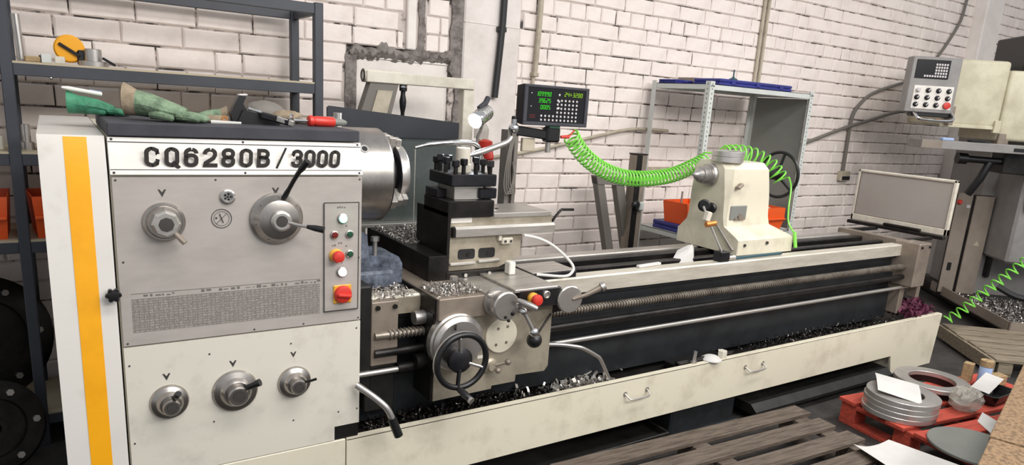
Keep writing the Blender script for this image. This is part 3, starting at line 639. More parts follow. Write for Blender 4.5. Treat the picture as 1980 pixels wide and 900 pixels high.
# graduated collar and hand wheel
gc = part('graduated_collar', G().turn((1.175, 2.125, .690), (0, -1, 0), [(.108, 0), (.108, .030), (.102, .036), (.102, .048), (.086, .058), (.05, .058)], 56), 'steelt', lathe)
part('collar_screw', G().cyl((1.160, 2.08, .772), (1.142, 2.05, .756), .004, n=8).sph((1.160, 2.08, .772), .007, 10, 8), 'darks', gc)
hw = part('hand_wheel', G().torus((1.138, 1.985, .660), (0, -1, 0), .097, .011, 48, 12), 'black', lathe, 'black rimmed carriage hand wheel')
part('rim_edge', G().torus((1.138, 1.996, .660), (0, -1, 0), .1015, .0065, 48, 8), 'steelt', hw)
part('hub', G().turn((1.138, 2.07, .660), (0, -1, 0), [(.035, 0), (.035, .05), (.046, .06), (.046, .078), (.030, .086), (.012, .088), (0, .088)], 30), 'blackst', hw)
for a in (98, -22, 218+20):
    a = math.radians(a if a != 238 else 262)
    part('spoke', G().bar((1.138+.03*math.cos(a), 1.992, .660+.03*math.sin(a)), (1.138+.092*math.cos(a), 1.985, .660+.092*math.sin(a)), .010, .018, up=(0, 1, 0), bev=.003), 'steelt' if a < 2 and a > -1 else 'blackst', hw)
part('wheel_grip', G().turn((1.122, 1.985, .566), (.25, -.85, -.30), [(.008, 0), (.010, .012), (.013, .04), (.011, .07), (.006, .078), (0, .079)], 16), 'black', hw)
part('grip_end', G().cyl((1.140, 1.92, .542), (1.143, 1.911, .539), .012, n=16), 'steelt', hw)
# cross feed collar with ball crank
xf = part('cross_feed_collar', G().turn((1.335, 2.10, .828), (0, -1, 0), [(.056, 0), (.056, .012), (.044, .014), (.044, .05), (.055, .054), (.055, .075), (.05, .08), (.02, .08)], 40), 'steelt', lathe)
part('crank_arm', G().cyl((1.372, 2.00, .846), (1.432, 1.985, .738), .0085, n=12), 'steelt', xf)
part('crank_ball', G().sph((1.437, 1.984, .730), .0185, 18, 12), 'chrome', xf)
part('crank_ball', G().sph((1.390, 1.995, .812), .016, 18, 12), 'chrome', xf)
part('crank_grip', G().turn((1.366, 2.00, .856), (.55, -.75, -.25), [(.008, 0), (.011, .02), (.013, .05), (.010, .075), (.008, .08), (0, .082)], 16), 'steelt', xf)
part('collar_bolt', G().sph((1.36, 2.02, .80), .008, 10, 8).sph((1.345, 2.02, .775), .007, 10, 8).sph((1.33, 2.018, .79), .006, 10, 8), 'darks', xf)
part('half_nut_lever', G().cyl((1.595, 2.10, .748), (1.49, 2.045, .682), .0045, n=10), 'darks', ap)
part('lever_knob', G().sph((1.478, 2.035, .676), .030, 22, 14), 'black', ap)
part('small_lever', G().turn((1.335, 2.12, .568), (0, -1, 0), [(.03, 0), (.03, .012), (.02, .018), (.016, .03), (0, .03)], 24), 'beige', ap)
part('small_lever', G().cyl((1.335, 2.10, .57), (1.385, 2.075, .585), .006, n=10).sph((1.39, 2.073, .587), .013, 14, 10).sph((1.352, 2.08, .556), .012, 14, 10), 'taupe', ap)
rw = part('lubricator_dial', G().turn((1.66, 2.12, .815), (-.15, -1, 0), [(.022, 0), (.022, .05), (.055, .055), (.055, .066), (.051, .07), (0, .07)], 40), 'steelt', lathe)
part('dial_handle', G().tube([(1.66, 2.05, .815), (1.71, 2.03, .835), (1.765, 2.01, .865)], [.006, .009, .013], 12), 'taupe', rw)
part('handle_cap', G().turn((1.765, 2.01, .865), (.75, -.3, .45), [(.018, 0), (.018, .016), (.012, .016), (.012, .008), (0, .008)], 18), 'steelt', rw)
part('guard_link', G().bar((1.615, 2.15, .76), (1.70, 2.13, .775), .03, .05, bev=.004), 'darks', rw)
# bent start levers
lv = part('start_lever', G().tube([(.79, 2.08, .595), (.83, 2.045, .565), (.866, 2.02, .531), (.882, 2.012, .505), (.893, 2.008, .475)], .0115, 12, 4), 'steelt', lathe)
part('lever_grip', G().tube([(.889, 2.009, .486), (.913, 2.0, .418)], .0155, 14), 'black', lv)
part('start_lever', G().tube([(1.62, 2.19, .588), (1.70, 2.16, .585), (1.755, 2.13, .580), (1.80, 2.12, .566), (1.87, 2.12, .526), (1.90, 2.12, .50), (1.955, 2.12, .41)], .0085, 12, 4), 'steelt', lathe)
# parts between bracket and apron
part('shaft_coupling', G().cyl((1.05, 2.2, .765), (1.11, 2.2, .765), .026, n=20), 'steelt', lathe)
part('feed_coupling', G().cyl((.99, 2.2, .578), (1.05, 2.2, .578), .02, n=16).cyl((1.05, 2.18, .60), (1.10, 2.18, .60), .03, n=18), 'darks', lathe)
part('rack_guard', G().box(.99, 1.10, 2.235, 2.25, .775, .835), 'beige', lathe)
# cross slide, compound rest
cs = part('cross_slide', G().box(1.17, 1.42, 2.625, 2.97, .856, .955, .002).box(1.17, 1.248, 2.335, 2.625, .856, .955, .002).box(1.248, 1.56, 2.335, 2.625, .856, .885, .002), 'darks', lathe)
part('slide_bolt', G().cyl((1.225, 2.23, .856), (1.225, 2.23, .875), .008, n=10).cyl((1.225, 2.23, .885), (1.225, 2.23, .90), .016, n=6).cyl((1.225, 2.23, .875), (1.225, 2.23, .886), .008, n=10), 'steelt', cs)
part('slide_gib', G().box(1.42, 1.50, 2.63, 2.9, .856, .90, .003), 'blackst', cs)
for x in (1.33, 1.44): part('bolt', G().cyl((x, 2.33, .872), (x, 2.324, .872), .008, n=8), 'steelt', cs)
part('terminal', G().box(1.50, 1.53, 2.27, 2.31, .872, .925, .004), 'tubew', cs)
cr = part('compound_base', G().prism([(1.262, .887), (1.50, .887), (1.55, .91), (1.60, .93), (1.605, 1.02), (1.262, 1.02)], 'y', 2.355, 2.62), 'beige', lathe)
part('base_ledge', G().box(1.268, 1.384, 2.343, 2.36, .908, .921, .003).box(1.396, 1.50, 2.343, 2.36, .912, .925, .003), 'steel', cr)
for x0, x1 in ((1.306, 1.384), (1.400, 1.478)):
    g = G(); w = (x1-x0)/2; h = .021; cx_, cz_ = (x0+x1)/2, .951; pts = []
    for k in range(4):
        sx, sz = ((1, 1), (-1, 1), (-1, -1), (1, -1))[k]
        for j in range(5):
            a = math.radians(90*k+22.5*j); pts.append((cx_+sx*(w-.011)+.011*math.cos(a), cz_+sz*(h-.011)+.011*math.sin(a)))
    part('swivel_slot', g.prism(pts, 'y', 2.3545, 2.357), 'black', cr)
    part('slot_nut', G().cyl((cx_+.008, 2.358, cz_-.004), (cx_+.008, 2.352, cz_-.004), .010, n=6), 'darks', cr)
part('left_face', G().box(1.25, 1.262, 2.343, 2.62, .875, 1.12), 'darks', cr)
ts = part('top_slide', G().box(1.262, 1.76, 2.36, 2.60, 1.02, 1.10, .003), 'beige', lathe)
part('slide_ledge', G().prism([(2.333, 1.026), (2.333, 1.056), (2.342, 1.066), (2.36, 1.066), (2.36, 1.026)], 'x', 1.282, 1.757), 'steel', ts)
part('ledge_end', G().box(1.272, 1.284, 2.335, 2.36, 1.024, 1.064, .003), 'darks', ts)
part('slide_top', G().box(1.462, 1.75, 2.355, 2.585, 1.092, 1.112, .003), 'steel', ts)
part('oil_cap', G().turn((1.51, 2.45, 1.112), (0, 0, 1), [(.03, 0), (.03, .003), (.022, .005), (0, .004)], 24), 'chrome', ts)
part('maker_plate', G().box(1.272, 1.365, 2.3585, 2.36, 1.078, 1.098), 'sign', ts)
part('stop_block', G().box(1.50, 1.552, 2.335, 2.36, .985, 1.012, .004).box(1.485, 1.50, 2.34, 2.36, 1.0, 1.022, .002), 'frame', ts)
for x in (1.513, 1.54): part('bolt', G().cyl((x, 2.335, .998), (x, 2.331, .998), .0055, n=10), 'ink', ts)
part('slide_crank', G().tube([(1.76, 2.46, 1.058), (1.80, 2.455, 1.06), (1.822, 2.45, 1.055)], .010, 10).tube([(1.822, 2.455, 1.03), (1.835, 2.45, 1.06), (1.87, 2.45, 1.097), (1.885, 2.45, 1.10)], .006, 10, 3).tube([(1.885, 2.45, 1.10), (1.94, 2.448, 1.099)], .006, 10), 'darks', ts)
part('post_block', G().box(1.25, 1.458, 2.345, 2.56, 1.10, 1.166, .004), 'darks', ts)
# tool post
tp = part('tool_post', G().box(1.262, 1.462, 2.345, 2.545, 1.221, 1.268, .004), 'blackst', lathe)
part('post_core', G().box(1.29, 1.42, 2.375, 2.52, 1.166, 1.222, .002), 'steel', tp)
part('post_base', G().box(1.25, 1.30, 2.44, 2.55, 1.166, 1.20, .003), 'blackst', tp)
part('tool_holder', G().box(1.395, 1.475, 2.36, 2.50, 1.17, 1.212, .004), 'blackst', tp)
pts = [(1.285, 2.365), (1.32, 2.365), (1.375, 2.365), (1.44, 2.365), (1.282, 2.44), (1.282, 2.49), (1.285, 2.53), (1.34, 2.53), (1.40, 2.53), (1.445, 2.43), (1.445, 2.49)]
for k, (x, y) in enumerate(pts):
    bt_ = part('clamp_bolt', G().cyl((x, y, 1.268), (x, y, 1.296+.006*(k % 3)), .0085, n=12), 'darks', tp)
    part('bolt_head', G().obox((x, y, 1.308+.006*(k % 3)), (.024, .024, .026), (0, 0, k*.5), .003), 'blackst', tp)
part('post_nut', G().turn((1.36, 2.445, 1.268), (0, 0, 1), [(.034, 0), (.034, .03), (.028, .034), (.028, .092), (.025, .095), (0, .095)], 24), 'frame', tp)
part('clamp_lever', G().tube([(1.372, 2.44, 1.330), (1.43, 2.44, 1.345), (1.50, 2.44, 1.368), (1.56, 2.44, 1.39), (1.58, 2.44, 1.412)], [.007, .012, .012, .012, .011, .010], 12, 4), 'steelt', tp)
part('cable_bundle', G().tube([(1.46, 2.47, 1.25), (1.50, 2.46, 1.18), (1.53, 2.5, 1.10)], .006, 8, 4), 'black', tp)
# coolant pipe and stream
cpipe = part('coolant_pipe', G().tube([(1.222, 2.60, 1.346), (1.285, 2.60, 1.361), (1.38, 2.60, 1.370), (1.47, 2.60, 1.373), (1.508, 2.60, 1.362), (1.524, 2.60, 1.33), (1.53, 2.6, 1.2), (1.53, 2.6, 1.10)], [.006, .0095, .011, .011, .011, .010, .010, .010], 12, 4), 'chrome', lathe)
part('coolant_stream', G().cyl((1.224, 2.60, 1.342), (1.226, 2.60, .958), .0025, n=8), 'plastic', cpipe)
part('sensor_wire', G().tube([(1.60, 2.33, 1.02), (1.66, 2.31, 1.008), (1.72, 2.29, .98), (1.77, 2.26, .935), (1.79, 2.23, .90), (1.765, 2.20, .882), (1.70, 2.17, .876), (1.60, 2.22, .88)], .006, 8, 5), 'tubew', lathe)
# tailstock
def rect(x0, x1, y0, y1, z, c=.0):
    return [(x0+c, y0, z), (x1-c, y0, z), (x1, y0+c, z), (x1, y1-c, z), (x1-c, y1, z), (x0+c, y1, z), (x0, y1-c, z), (x0, y0+c, z)]
tb = part('tailstock_body', G().loft([rect(2.95, 3.41, 2.325, 2.76, .846, .004), rect(2.95, 3.41, 2.325, 2.76, .925, .004), rect(2.95, 3.40, 2.335, 2.75, .935, .008), rect(2.94, 3.31, 2.415, 2.70, .985, .012), rect(2.935, 3.30, 2.42, 2.69, 1.03, .015), rect(2.93, 3.29, 2.42, 2.69, 1.14, .02), rect(2.925, 3.28, 2.415, 2.69, 1.20, .03), rect(2.92, 3.27, 2.42, 2.685, 1.285, .035), rect(2.925, 3.26, 2.45, 2.66, 1.318, .035)]), 'cream', lathe, 'cream painted tailstock casting')
part('tailstock_sole', G().box(2.96, 3.40, 2.335, 2.72, .8445, .862, .003), 'darks', tb)
part('tailstock_window', G().box(2.965, 3.095, 2.414, 2.43, 1.018, 1.095, .004), 'shelfd', tb, 'square recess in the tailstock')
part('window_nut', G().box(3.0, 3.08, 2.409, 2.42, 1.018, 1.03).cyl((3.04, 2.405, 1.035), (3.04, 2.42, 1.035), .018, n=6), 'taupe', tb)
part('clamp_pin', G().obox((2.99, 2.40, 1.20), (.045, .03, .018), (0, -.6, 0), .006), 'taupe', tb)
part('bolt', G().cyl((3.18, 2.325, .905), (3.18, 2.317, .905), .009, n=8).cyl((3.0, 2.318, .90), (3.0, 2.325, .90), .008, n=8), 'ink', tb)
part('quill', G().turn((2.93, AX, AZ), (-1, 0, 0), [(.062, 0), (.062, .02), (.055, .03), (.042, .032), (.047, .045), (.042, .047), (.046, .058), (.041, .06), (.044, .072), (.04, .075), (.042, .085), (.034, .088), (.034, .098), (.018, .112), (.016, .12), (0, .148)], 36), 'steelt', tb)
th_ = part('tailstock_wheel', G().torus((3.50, AX, AZ), (1, 0, 0), .128, .0095, 44, 10), 'black', lathe, 'black hand wheel on the tailstock')
part('hub', G().turn((3.26, AX, AZ), (1, 0, 0), [(.045, 0), (.045, .06), (.028, .065), (.028, .22), (.034, .225), (.034, .255), (0, .26)], 24), 'darks', th_)
for k in range(3):
    a = math.radians(100+120*k); part('spoke', G().cyl((3.49, AX+.025*math.cos(a), AZ+.025*math.sin(a)), (3.50, AX+.122*math.cos(a), AZ+.122*math.sin(a)), .0085, n=10), 'black', th_)
part('clamp_handle', G().turn((2.94, 2.50, 1.075), (-1, -.3, 0), [(.012, 0), (.012, .04), (.028, .042), (.030, .055), (.022, .062), (0, .062)], 20), 'black', tb)
part('clamp_rod', G().cyl((2.935, 2.47, .99), (2.945, 2.35, .87), .006, n=10), 'steelt', tb)
# ---------------------------------------------------------------- metal shavings lying on the machine
def st(name, g, m, label): return solo(name, g, m, label, 'metal chips', kind='stuff')
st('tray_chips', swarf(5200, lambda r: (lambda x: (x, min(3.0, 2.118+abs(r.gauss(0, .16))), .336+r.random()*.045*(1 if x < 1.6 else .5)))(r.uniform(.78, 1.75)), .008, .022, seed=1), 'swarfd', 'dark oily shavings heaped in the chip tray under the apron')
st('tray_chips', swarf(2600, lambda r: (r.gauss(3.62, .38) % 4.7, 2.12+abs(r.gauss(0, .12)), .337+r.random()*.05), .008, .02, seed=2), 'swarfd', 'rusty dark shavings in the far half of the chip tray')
st('curled_chips', swarf(260, lambda r: (r.gauss(1.86, .09), 2.16+abs(r.gauss(0, .07)), .345+r.random()*.03), .02, .06, 1.2, seed=3), 'steel', 'long bright curled shavings in the tray beside the apron')
st('saddle_chips', swarf(1500, lambda r: (r.uniform(1.105, 1.29), r.uniform(2.11, 2.24)+r.random()*.05, .857+r.random()*.016), .006, .016, seed=4), 'swarf', 'bright shavings piled on the carriage saddle')
st('slide_chips', swarf(1500, lambda r: (r.uniform(1.18, 1.40), r.uniform(2.56, 2.93), .956+r.random()*.012), .006, .016, seed=5), 'swarf', 'shavings strewn over the cross slide behind the tool post')
st('bracket_chips', swarf(900, lambda r: (r.uniform(.83, 1.06), r.uniform(2.22, 2.4), .84+r.random()*.02), .006, .018, seed=6), 'swarf', 'bright shavings on the feed bracket by the headstock')
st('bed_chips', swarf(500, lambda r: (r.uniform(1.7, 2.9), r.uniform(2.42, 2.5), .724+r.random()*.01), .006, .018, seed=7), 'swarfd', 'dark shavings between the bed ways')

# ---------------------------------------------------------------- things on the headstock tray
def glove(name, label, loc, rz, mt, cuffm, sc=1., lift=0.):
    t = thing(name, label, 'glove', loc, rz, local=True)
    def ell(cx, cy, cz, ry, rz_, n=14): return [(cx, cy+ry*math.cos(2*PI*k/n), cz+rz_*math.sin(2*PI*k/n)) for k in range(n)]
    S = sc
    part('hand', G().loft([ell(.0*S, 0, .046*S+lift, .050*S, .042*S), ell(.04*S, 0, .043*S+lift*.7, .054*S, .040*S), ell(.08*S, .002, .038*S, .058*S, .036*S), ell(.12*S, .002, .030*S, .056*S, .029*S), ell(.15*S, 0, .024*S, .050*S, .022*S)]), mt, t)
    part('cuff', G().loft([ell(.002*S, 0, .046*S+lift, .050*S, .042*S), ell(-.035*S, 0, .056*S+lift, .052*S, .054*S), ell(-.036*S, 0, .056*S+lift, .048*S, .050*S), ell(.0*S, 0, .046*S+lift, .040*S, .032*S)], caps=False), cuffm, t)
    for k, (y0, L) in enumerate(((-.039, .062), (-.014, .078), (.012, .080), (.037, .066))):
        part('finger', G().tube([(.125*S, y0*S, .022*S), (.155*S, y0*1.1*S, .021*S), ((.13+L*.75)*S, y0*1.25*S, .018*S), ((.13+L)*S, y0*1.3*S, .014*S), ((.136+L)*S, y0*1.3*S, .013*S)], [.0145*S, .0145*S, .013*S, .011*S, .005*S], 10), mt, t)
    part('thumb', G().tube([(.05*S, -.035*S, .022*S), (.08*S, -.056*S, .02*S), (.115*S, -.066*S, .014*S), (.12*S, -.067*S, .013*S)], [.015*S, .013*S, .011*S, .005*S], 10), mt, t)
    return t
MT = 1.432
glove('work_glove', 'bright green rubber glove lying flat under the white pen', (.065, 2.46, MT), -.15, 'glove', 'glove', .64)
glove('work_glove', 'worn grey-green glove with its beige cuff gaping open', (.205, 2.27, MT), -.30, 'glove2', 'cuff', .86, .008)
glove('work_glove', 'small crumpled green and beige glove behind the white stick', (.44, 2.34, MT-.004), 3.0, 'glove2', 'cuff', .5)
t = thing('pen', 'white ballpoint pen lying on the bright green glove', 'pen', (.09, 2.44, 1.50))
part('barrel', G().tube([(.045, 2.44, 1.506), (.13, 2.47, 1.493)], .0062, 12), 'tubew', t); part('tip', G().tube([(.03, 2.435, 1.508), (.046, 2.4405, 1.506)], [.003, .0058], 10), 'tubew', t)
part('clip', G().bar((.10, 2.459, 1.5045), (.13, 2.470, 1.500), .004, .002), 'bluep', t)
solo('chalk_stick', G().tube([(.392, 2.235, MT+.004), (.475, 2.225, MT+.004)], [.006, .004], 10), 'paper', 'white stick lying near the front edge of the dark tray', 'stick')
t = thing('strap', 'grey strap with a brass eyelet beside the small glove', 'strap', (.43, 2.30, MT))
part('band', G().obox((.405, 2.275, MT+.012), (.085, .03, .02), (0, 0, -.05), .006, 2), 'cuff', t); part('eyelet', G().torus((.435, 2.259, MT+.013), (0, -1, 0), .007, .0025, 16, 6), 'copper', t)
t = thing('clamp_tool', 'black angled bar clamp standing on the dark tray', 'clamp', (.53, 2.3, MT))
part('jaw', G().prism([(.462, MT), (.50, MT), (.505, MT+.035), (.492, MT+.060), (.502, MT+.082), (.482, MT+.085), (.463, MT+.05), (.455, MT+.03)], 'y', 2.27, 2.30), 'black', t)
part('pad', G().obox((.493, 2.285, MT+.086), (.026, .03, .006), (0, -.1, 0), .002), 'button', t)
part('body', G().prism([(.47, MT), (.60, MT), (.585, MT+.022), (.53, MT+.035), (.49, MT+.042)], 'y', 2.26, 2.315), 'black', t)
part('arm', G().bar((.54, 2.25, MT+.030), (.615, 2.20, MT+.012), .022, .02, bev=.004), 'blackst', t); part('arm_end', G().bar((.58, 2.224, MT+.022), (.622, 2.197, MT+.01), .024, .018, bev=.003), 'steel', t)
part('screw', G().tube([(.505, 2.262, MT+.047), (.523, 2.258, MT+.042), (.54, 2.258, MT+.038)], [.006, .004, .006], 10), 'chrome', t)
t = thing('tool_holster', 'grey cloth holster heaped behind the black clamp', 'holster', (.62, 2.45, MT))
def lump(p, sc, r, seed, mt, nm, par):
    g = G().sph(p, r, 18, 12, sc); rr_ = random.Random(seed)
    for v in g.bm.verts: v.co += Vector((rr_.uniform(-1, 1), rr_.uniform(-1, 1), rr_.uniform(-1, 1)))*r*.06
    for v in g.bm.verts: v.co.z = max(v.co.z, MT+.0005)
    return part(nm, g, mt, par)
lump((.60, 2.46, MT+.028), (1.5, .9, .9), .045, 1, 'cable', 'bag', t); lump((.665, 2.42, MT+.018), (1.6, .8, .7), .035, 2, 'cuff', 'flap', t); lump((.72, 2.40, MT+.012), (1.3, .6, .6), .028, 3, 'taupe', 'end', t)
part('buckle', G().obox((.665, 2.375, MT+.022), (.012, .006, .024), (0, .3, 0), .002), 'chrome', t)
t = thing('screwdriver', 'red-handled tool with a grey tail at the tray corner', 'screwdriver', (.75, 2.30, MT))
part('handle', G().turn((.692, 2.285, MT+.017), (1, .12, -.02), [(.010, 0), (.017, .004), (.019, .014), (.014, .02), (.017, .028), (.017, .085), (.014, .092), (0, .092)], 12), 'red', t)
part('tail', G().turn((.782, 2.296, MT+.0155), (1, .12, -.02), [(.013, 0), (.012, .03), (.006, .045), (0, .046)], 12), 'shelfd', t)
part('blade', G().cyl((.645, 2.279, MT+.0175), (.694, 2.285, MT+.017), .0045, n=10), 'chrome', t)

# ---------------------------------------------------------------- steel rack on the left, behind the lathe
rk = thing('storage_rack', 'dark grey steel rack with chipboard shelves behind the headstock', 'rack', (.47, 3.52, 0))
RX0, RX1, RY0, RY1 = -.148, 1.075, 3.30, 3.72
for x, y in ((RX0, RY0), (RX1-.04, RY0), (RX0, RY1-.04), (RX1-.04, RY1-.04)): part('post', G().box(x, x+.04, y, y+.04, 0, 1.93, .003), 'rack', rk)
for z in (1.925, 1.572, 1.232, .885, .14):
    part('beam', G().box(RX0+.04, RX1-.04, RY0+.002, RY0+.03, z-.045, z, .002), 'rack', rk); part('beam', G().box(RX0+.04, RX1-.04, RY1-.03, RY1-.002, z-.045, z, .002), 'rack', rk)
    part('side_beam', G().box(RX0+.005, RX0+.03, RY0+.04, RY1-.04, z-.045, z, .002), 'rack', rk); part('side_beam', G().box(RX1-.03, RX1-.005, RY0+.04, RY1-.04, z-.045, z, .002), 'rack', rk)
    if z < 1.9: part('shelf_board', G().box(RX0+.03, RX1-.03, RY0+.005, RY1-.005, z-.006, z+.008), 'mdf', rk)
for x, y in ((-1.35, RY0), (-1.35, RY1-.04)): part('post', G().box(x, x+.04, y, y+.04, 0, 1.93, .003), 'rack', rk)
for z in (1.925, 1.572, 1.232, .885, .14):
    part('beam', G().box(-1.31, RX0, RY0+.002, RY0+.03, z-.045, z, .002), 'rack', rk); part('beam', G().box(-1.31, RX0, RY1-.03, RY1-.002, z-.045, z, .002), 'rack', rk)
    if z < 1.9: part('shelf_board', G().box(-1.32, RX0, RY0+.005, RY1-.005, z-.006, z+.008), 'mdf', rk)
part('bolt', G().sph((.01, RY0+.012, 1.525), .008, 10, 8), 'chrome', rk)
SZ = 1.580
solo('steel_bar', G().cyl((-.082, 3.42, SZ), (-.088, 3.42, SZ+.175), .014, n=20), 'steelt', 'upright bright steel bar at the left end of the rack shelf', 'bar')
solo('wood_offcut', G().obox((-.045, 3.36, SZ+.011), (.05, .03, .022), (0, 0, .1), .003), 'woodl', 'small wood offcut beside the upright steel bar', 'wood')
solo('small_box', G().obox((.0, 3.36, SZ+.017), (.034, .03, .034), (0, 0, .05), .002), 'shelf', 'pale square block next to the wood offcut', 'block')
solo('small_box', G().obox((.045, 3.35, SZ+.014), (.032, .03, .028), (0, 0, -.1), .002), 'frame', 'pale square block in front of the yellow tape reel', 'block')
solo('small_box', G().obox((-.018, 3.38, SZ+.014), (.012, .02, .028), (0, 0, 0), .002), 'black', 'small dark block behind the pale ones on the rack shelf', 'block')
t = thing('tape_reel', 'yellow round tape reel with a black crank on the rack shelf', 'tape reel', (.08, 3.42, SZ))
part('case', G().turn((.08, 3.44, SZ+.062), (0, -1, 0), [(.05, 0), (.054, .006), (.054, .022), (.048, .03), (0, .031)], 32), 'yellow', t)
part('crank', G().bar((.045, 3.405, SZ+.080), (.115, 3.40, SZ+.035), .012, .012, bev=.003), 'black', t)
part('grip', G().box(.105, .15, 3.40, 3.43, SZ, SZ+.06, .006), 'black', t)
t = thing('flange_hub', 'turned steel flange hub on the rack shelf', 'flange', (.165, 3.40, SZ))
part('flange', G().turn((.16, 3.39, SZ), (0, 0, 1), [(.053, 0), (.053, .018), (.05, .02), (.03, .021)], 36), 'steelt', t); part('boss', G().turn((.16, 3.39, SZ+.02), (0, 0, 1), [(.031, 0), (.031, .045), (.026, .048), (.02, .048), (.02, .03), (0, .03)], 28), 'steelt', t)
part('strap', G().bar((.19, 3.36, SZ+.035), (.235, 3.35, SZ+.008), .014, .010, bev=.003), 'black', t)
# lower shelves of the rack
def bin_(loc, rz, label, sx=.16, sy=.22, h=.13, group=None):
    t = thing('parts_bin', label, 'bin', loc, rz, group, local=True)
    g = G()
    def tr(z, k, f): return [(-sx/2*k, -sy/2*k-f, z), (sx/2*k, -sy/2*k-f, z), (sx/2*k, sy/2*k, z), (-sx/2*k, sy/2*k, z)]
    part('shell', g.loft([tr(.0, .86, 0), tr(h*.5, .93, .015), tr(h, 1, .0), tr(h, .95, -.008), tr(.008, .82, 0)]), 'orange', t)
    part('front_lip', G().box(-sx/2*.94, sx/2*.94, -sy/2-.022, -sy/2-.008, h*.48, h*.56, .003), 'orange', t)
    return t
bin_((-.02, 3.45, .893), .1, 'orange parts bin with a dark label slot on the rack shelf', .17, .26, .17)
bin_((-.255, 3.45, .893), .0, 'orange bin edge showing left of the rack post', .17, .26, .17)
for i, (x, z, s_, mt, lb) in enumerate(((-.09, 1.24, .05, 'steelt', 'small steel fitting left on the second rack shelf'), (-.02, 1.24, .06, 'woodl', 'beige carton beside the steel fitting on the second rack shelf'), (.05, 1.24, .05, 'blackst', 'dark machine part next to the beige carton'), (-.19, 1.24, .05, 'frame', 'pale box left of the rack post on the second shelf'))):
    g = G().turn((x, 3.4, z), (0, 0, 1), [(s_*.5, 0), (s_*.5, .03), (s_*.3, .035), (s_*.3, .10), (0, .10)], 20) if i in (0, 2) else G().box(x-s_/2, x+s_/2, 3.37, 3.45, z, z+.055, .003)
    solo('shelf_part' if i in (0, 2) else 'carton', g, mt, lb, 'part' if i in (0, 2) else 'carton')
for (x, y, z, r, lb, mt) in ((-.33, 3.50, .42, .265, 'large dark chuck plate leaning on the rack shelf', 'darks'), (-.30, 3.14, .17, .185, 'smaller dark face plate standing in front of the large one', 'darks')):
    t = thing('chuck_plate', lb, 'face plate', (x, y, 0))
    n_ = Vector((.35, -.9, .25)).normalized(); c = Vector((x, y, z+.02))
    part('disc', G().turn(c, n_, [(r, 0), (r, .05), (r*.93, .06), (r*.62, .062), (r*.60, .045), (r*.25, .045), (r*.22, .08), (r*.12, .08), (r*.12, 0)], 48), mt, t)
    u_ = n_.orthogonal().normalized(); w_ = n_.cross(u_)
    for k in range(6):
        a = k*PI/3+.3; q = c+(u_*math.cos(a)+w_*math.sin(a))*r*.78+n_*.058
        part('bolt', G().cyl(q, q+n_*.012, .014, n=6), 'steelt', t)
solo('carton', G().box(.0, .3, 3.35, 3.6, .149, .42, .006), 'blackst', 'dark crate on the lowest rack shelf', 'crate')

# ---------------------------------------------------------------- off-white arbor press frame behind the splash guard
t = thing('press_frame', 'off-white steel frame with a hanging black handle behind the splash guard', 'frame', (1.62, 3.4, 0))
part('beam', G().box(1.31, 1.92, 3.36, 3.44, 1.600, 1.655, .004), 'frame', t)
part('beam_tube', G().cyl((1.305, 3.40, 1.632), (1.50, 3.40, 1.632), .033, n=24), 'frame', t)
part('tube_plug', G().turn((1.305, 3.40, 1.632), (-1, -.0, 0), [(.031, -.002), (.031, .002), (.022, .004), (.022, -.01), (0, -.01)], 20), 'black', t)
part('strut', G().prism([(1.335, 1.605), (1.485, 1.605), (1.425, 1.36), (1.255, 1.36)], 'y', 3.37, 3.43), 'cable', t)
part('strut_web', G().prism([(1.37, 1.565), (1.45, 1.565), (1.395, 1.36), (1.31, 1.36)], 'y', 3.362, 3.372), 'conduit', t)
part('post', G().box(1.86, 1.925, 3.37, 3.43, 0, 1.602, .003), 'frame', t)
part('post_rear', G().box(1.26, 1.32, 3.37, 3.43, 0, 1.37, .003), 'frame', t)
part('handle', G().turn((1.515, 3.385, 1.60), (0, 0, -1), [(.020, 0), (.020, .03), (.012, .034), (.012, .05), (.018, .08), (.016, .11), (.010, .14), (.010, .2), (0, .2)], 18), 'blackst', t)
part('handle_hook', G().turn((1.515, 3.385, 1.598), (0, 0, -1), [(.021, .004), (.021, .012), (.0205, .012)], 18), 'chrome', t)
t = thing('wall_plug', 'red industrial plug hanging beside the readout post', 'plug', (1.98, 3.3, 1.25))
part('cap', G().turn((1.965, 3.30, 1.345), (0, 0, -1), [(.02, 0), (.042, .01), (.042, .045), (.03, .05), (0, .05)], 20), 'red', t)
part('body', G().turn((1.975, 3.29, 1.30), (.15, -.2, -1), [(.02, 0), (.028, .02), (.028, .06), (.02, .07), (0, .07)], 20), 'red', t)
part('holder', G().box(1.925, 1.955, 3.29, 3.33, 1.20, 1.345, .004), 'conduit', t)
part('bottle', G().turn((1.975, 3.36, 1.345), (0, 0, 1), [(.04, 0), (.042, .05), (.03, .075), (.012, .09), (0, .09)], 20), 'plastic', t)
part('cord', G().tube([(1.98, 3.28, 1.23), (1.99, 3.27, 1.05), (1.985, 3.28, .6), (1.98, 3.28, 0.01)], .008, 8, 4), 'cableb', t)

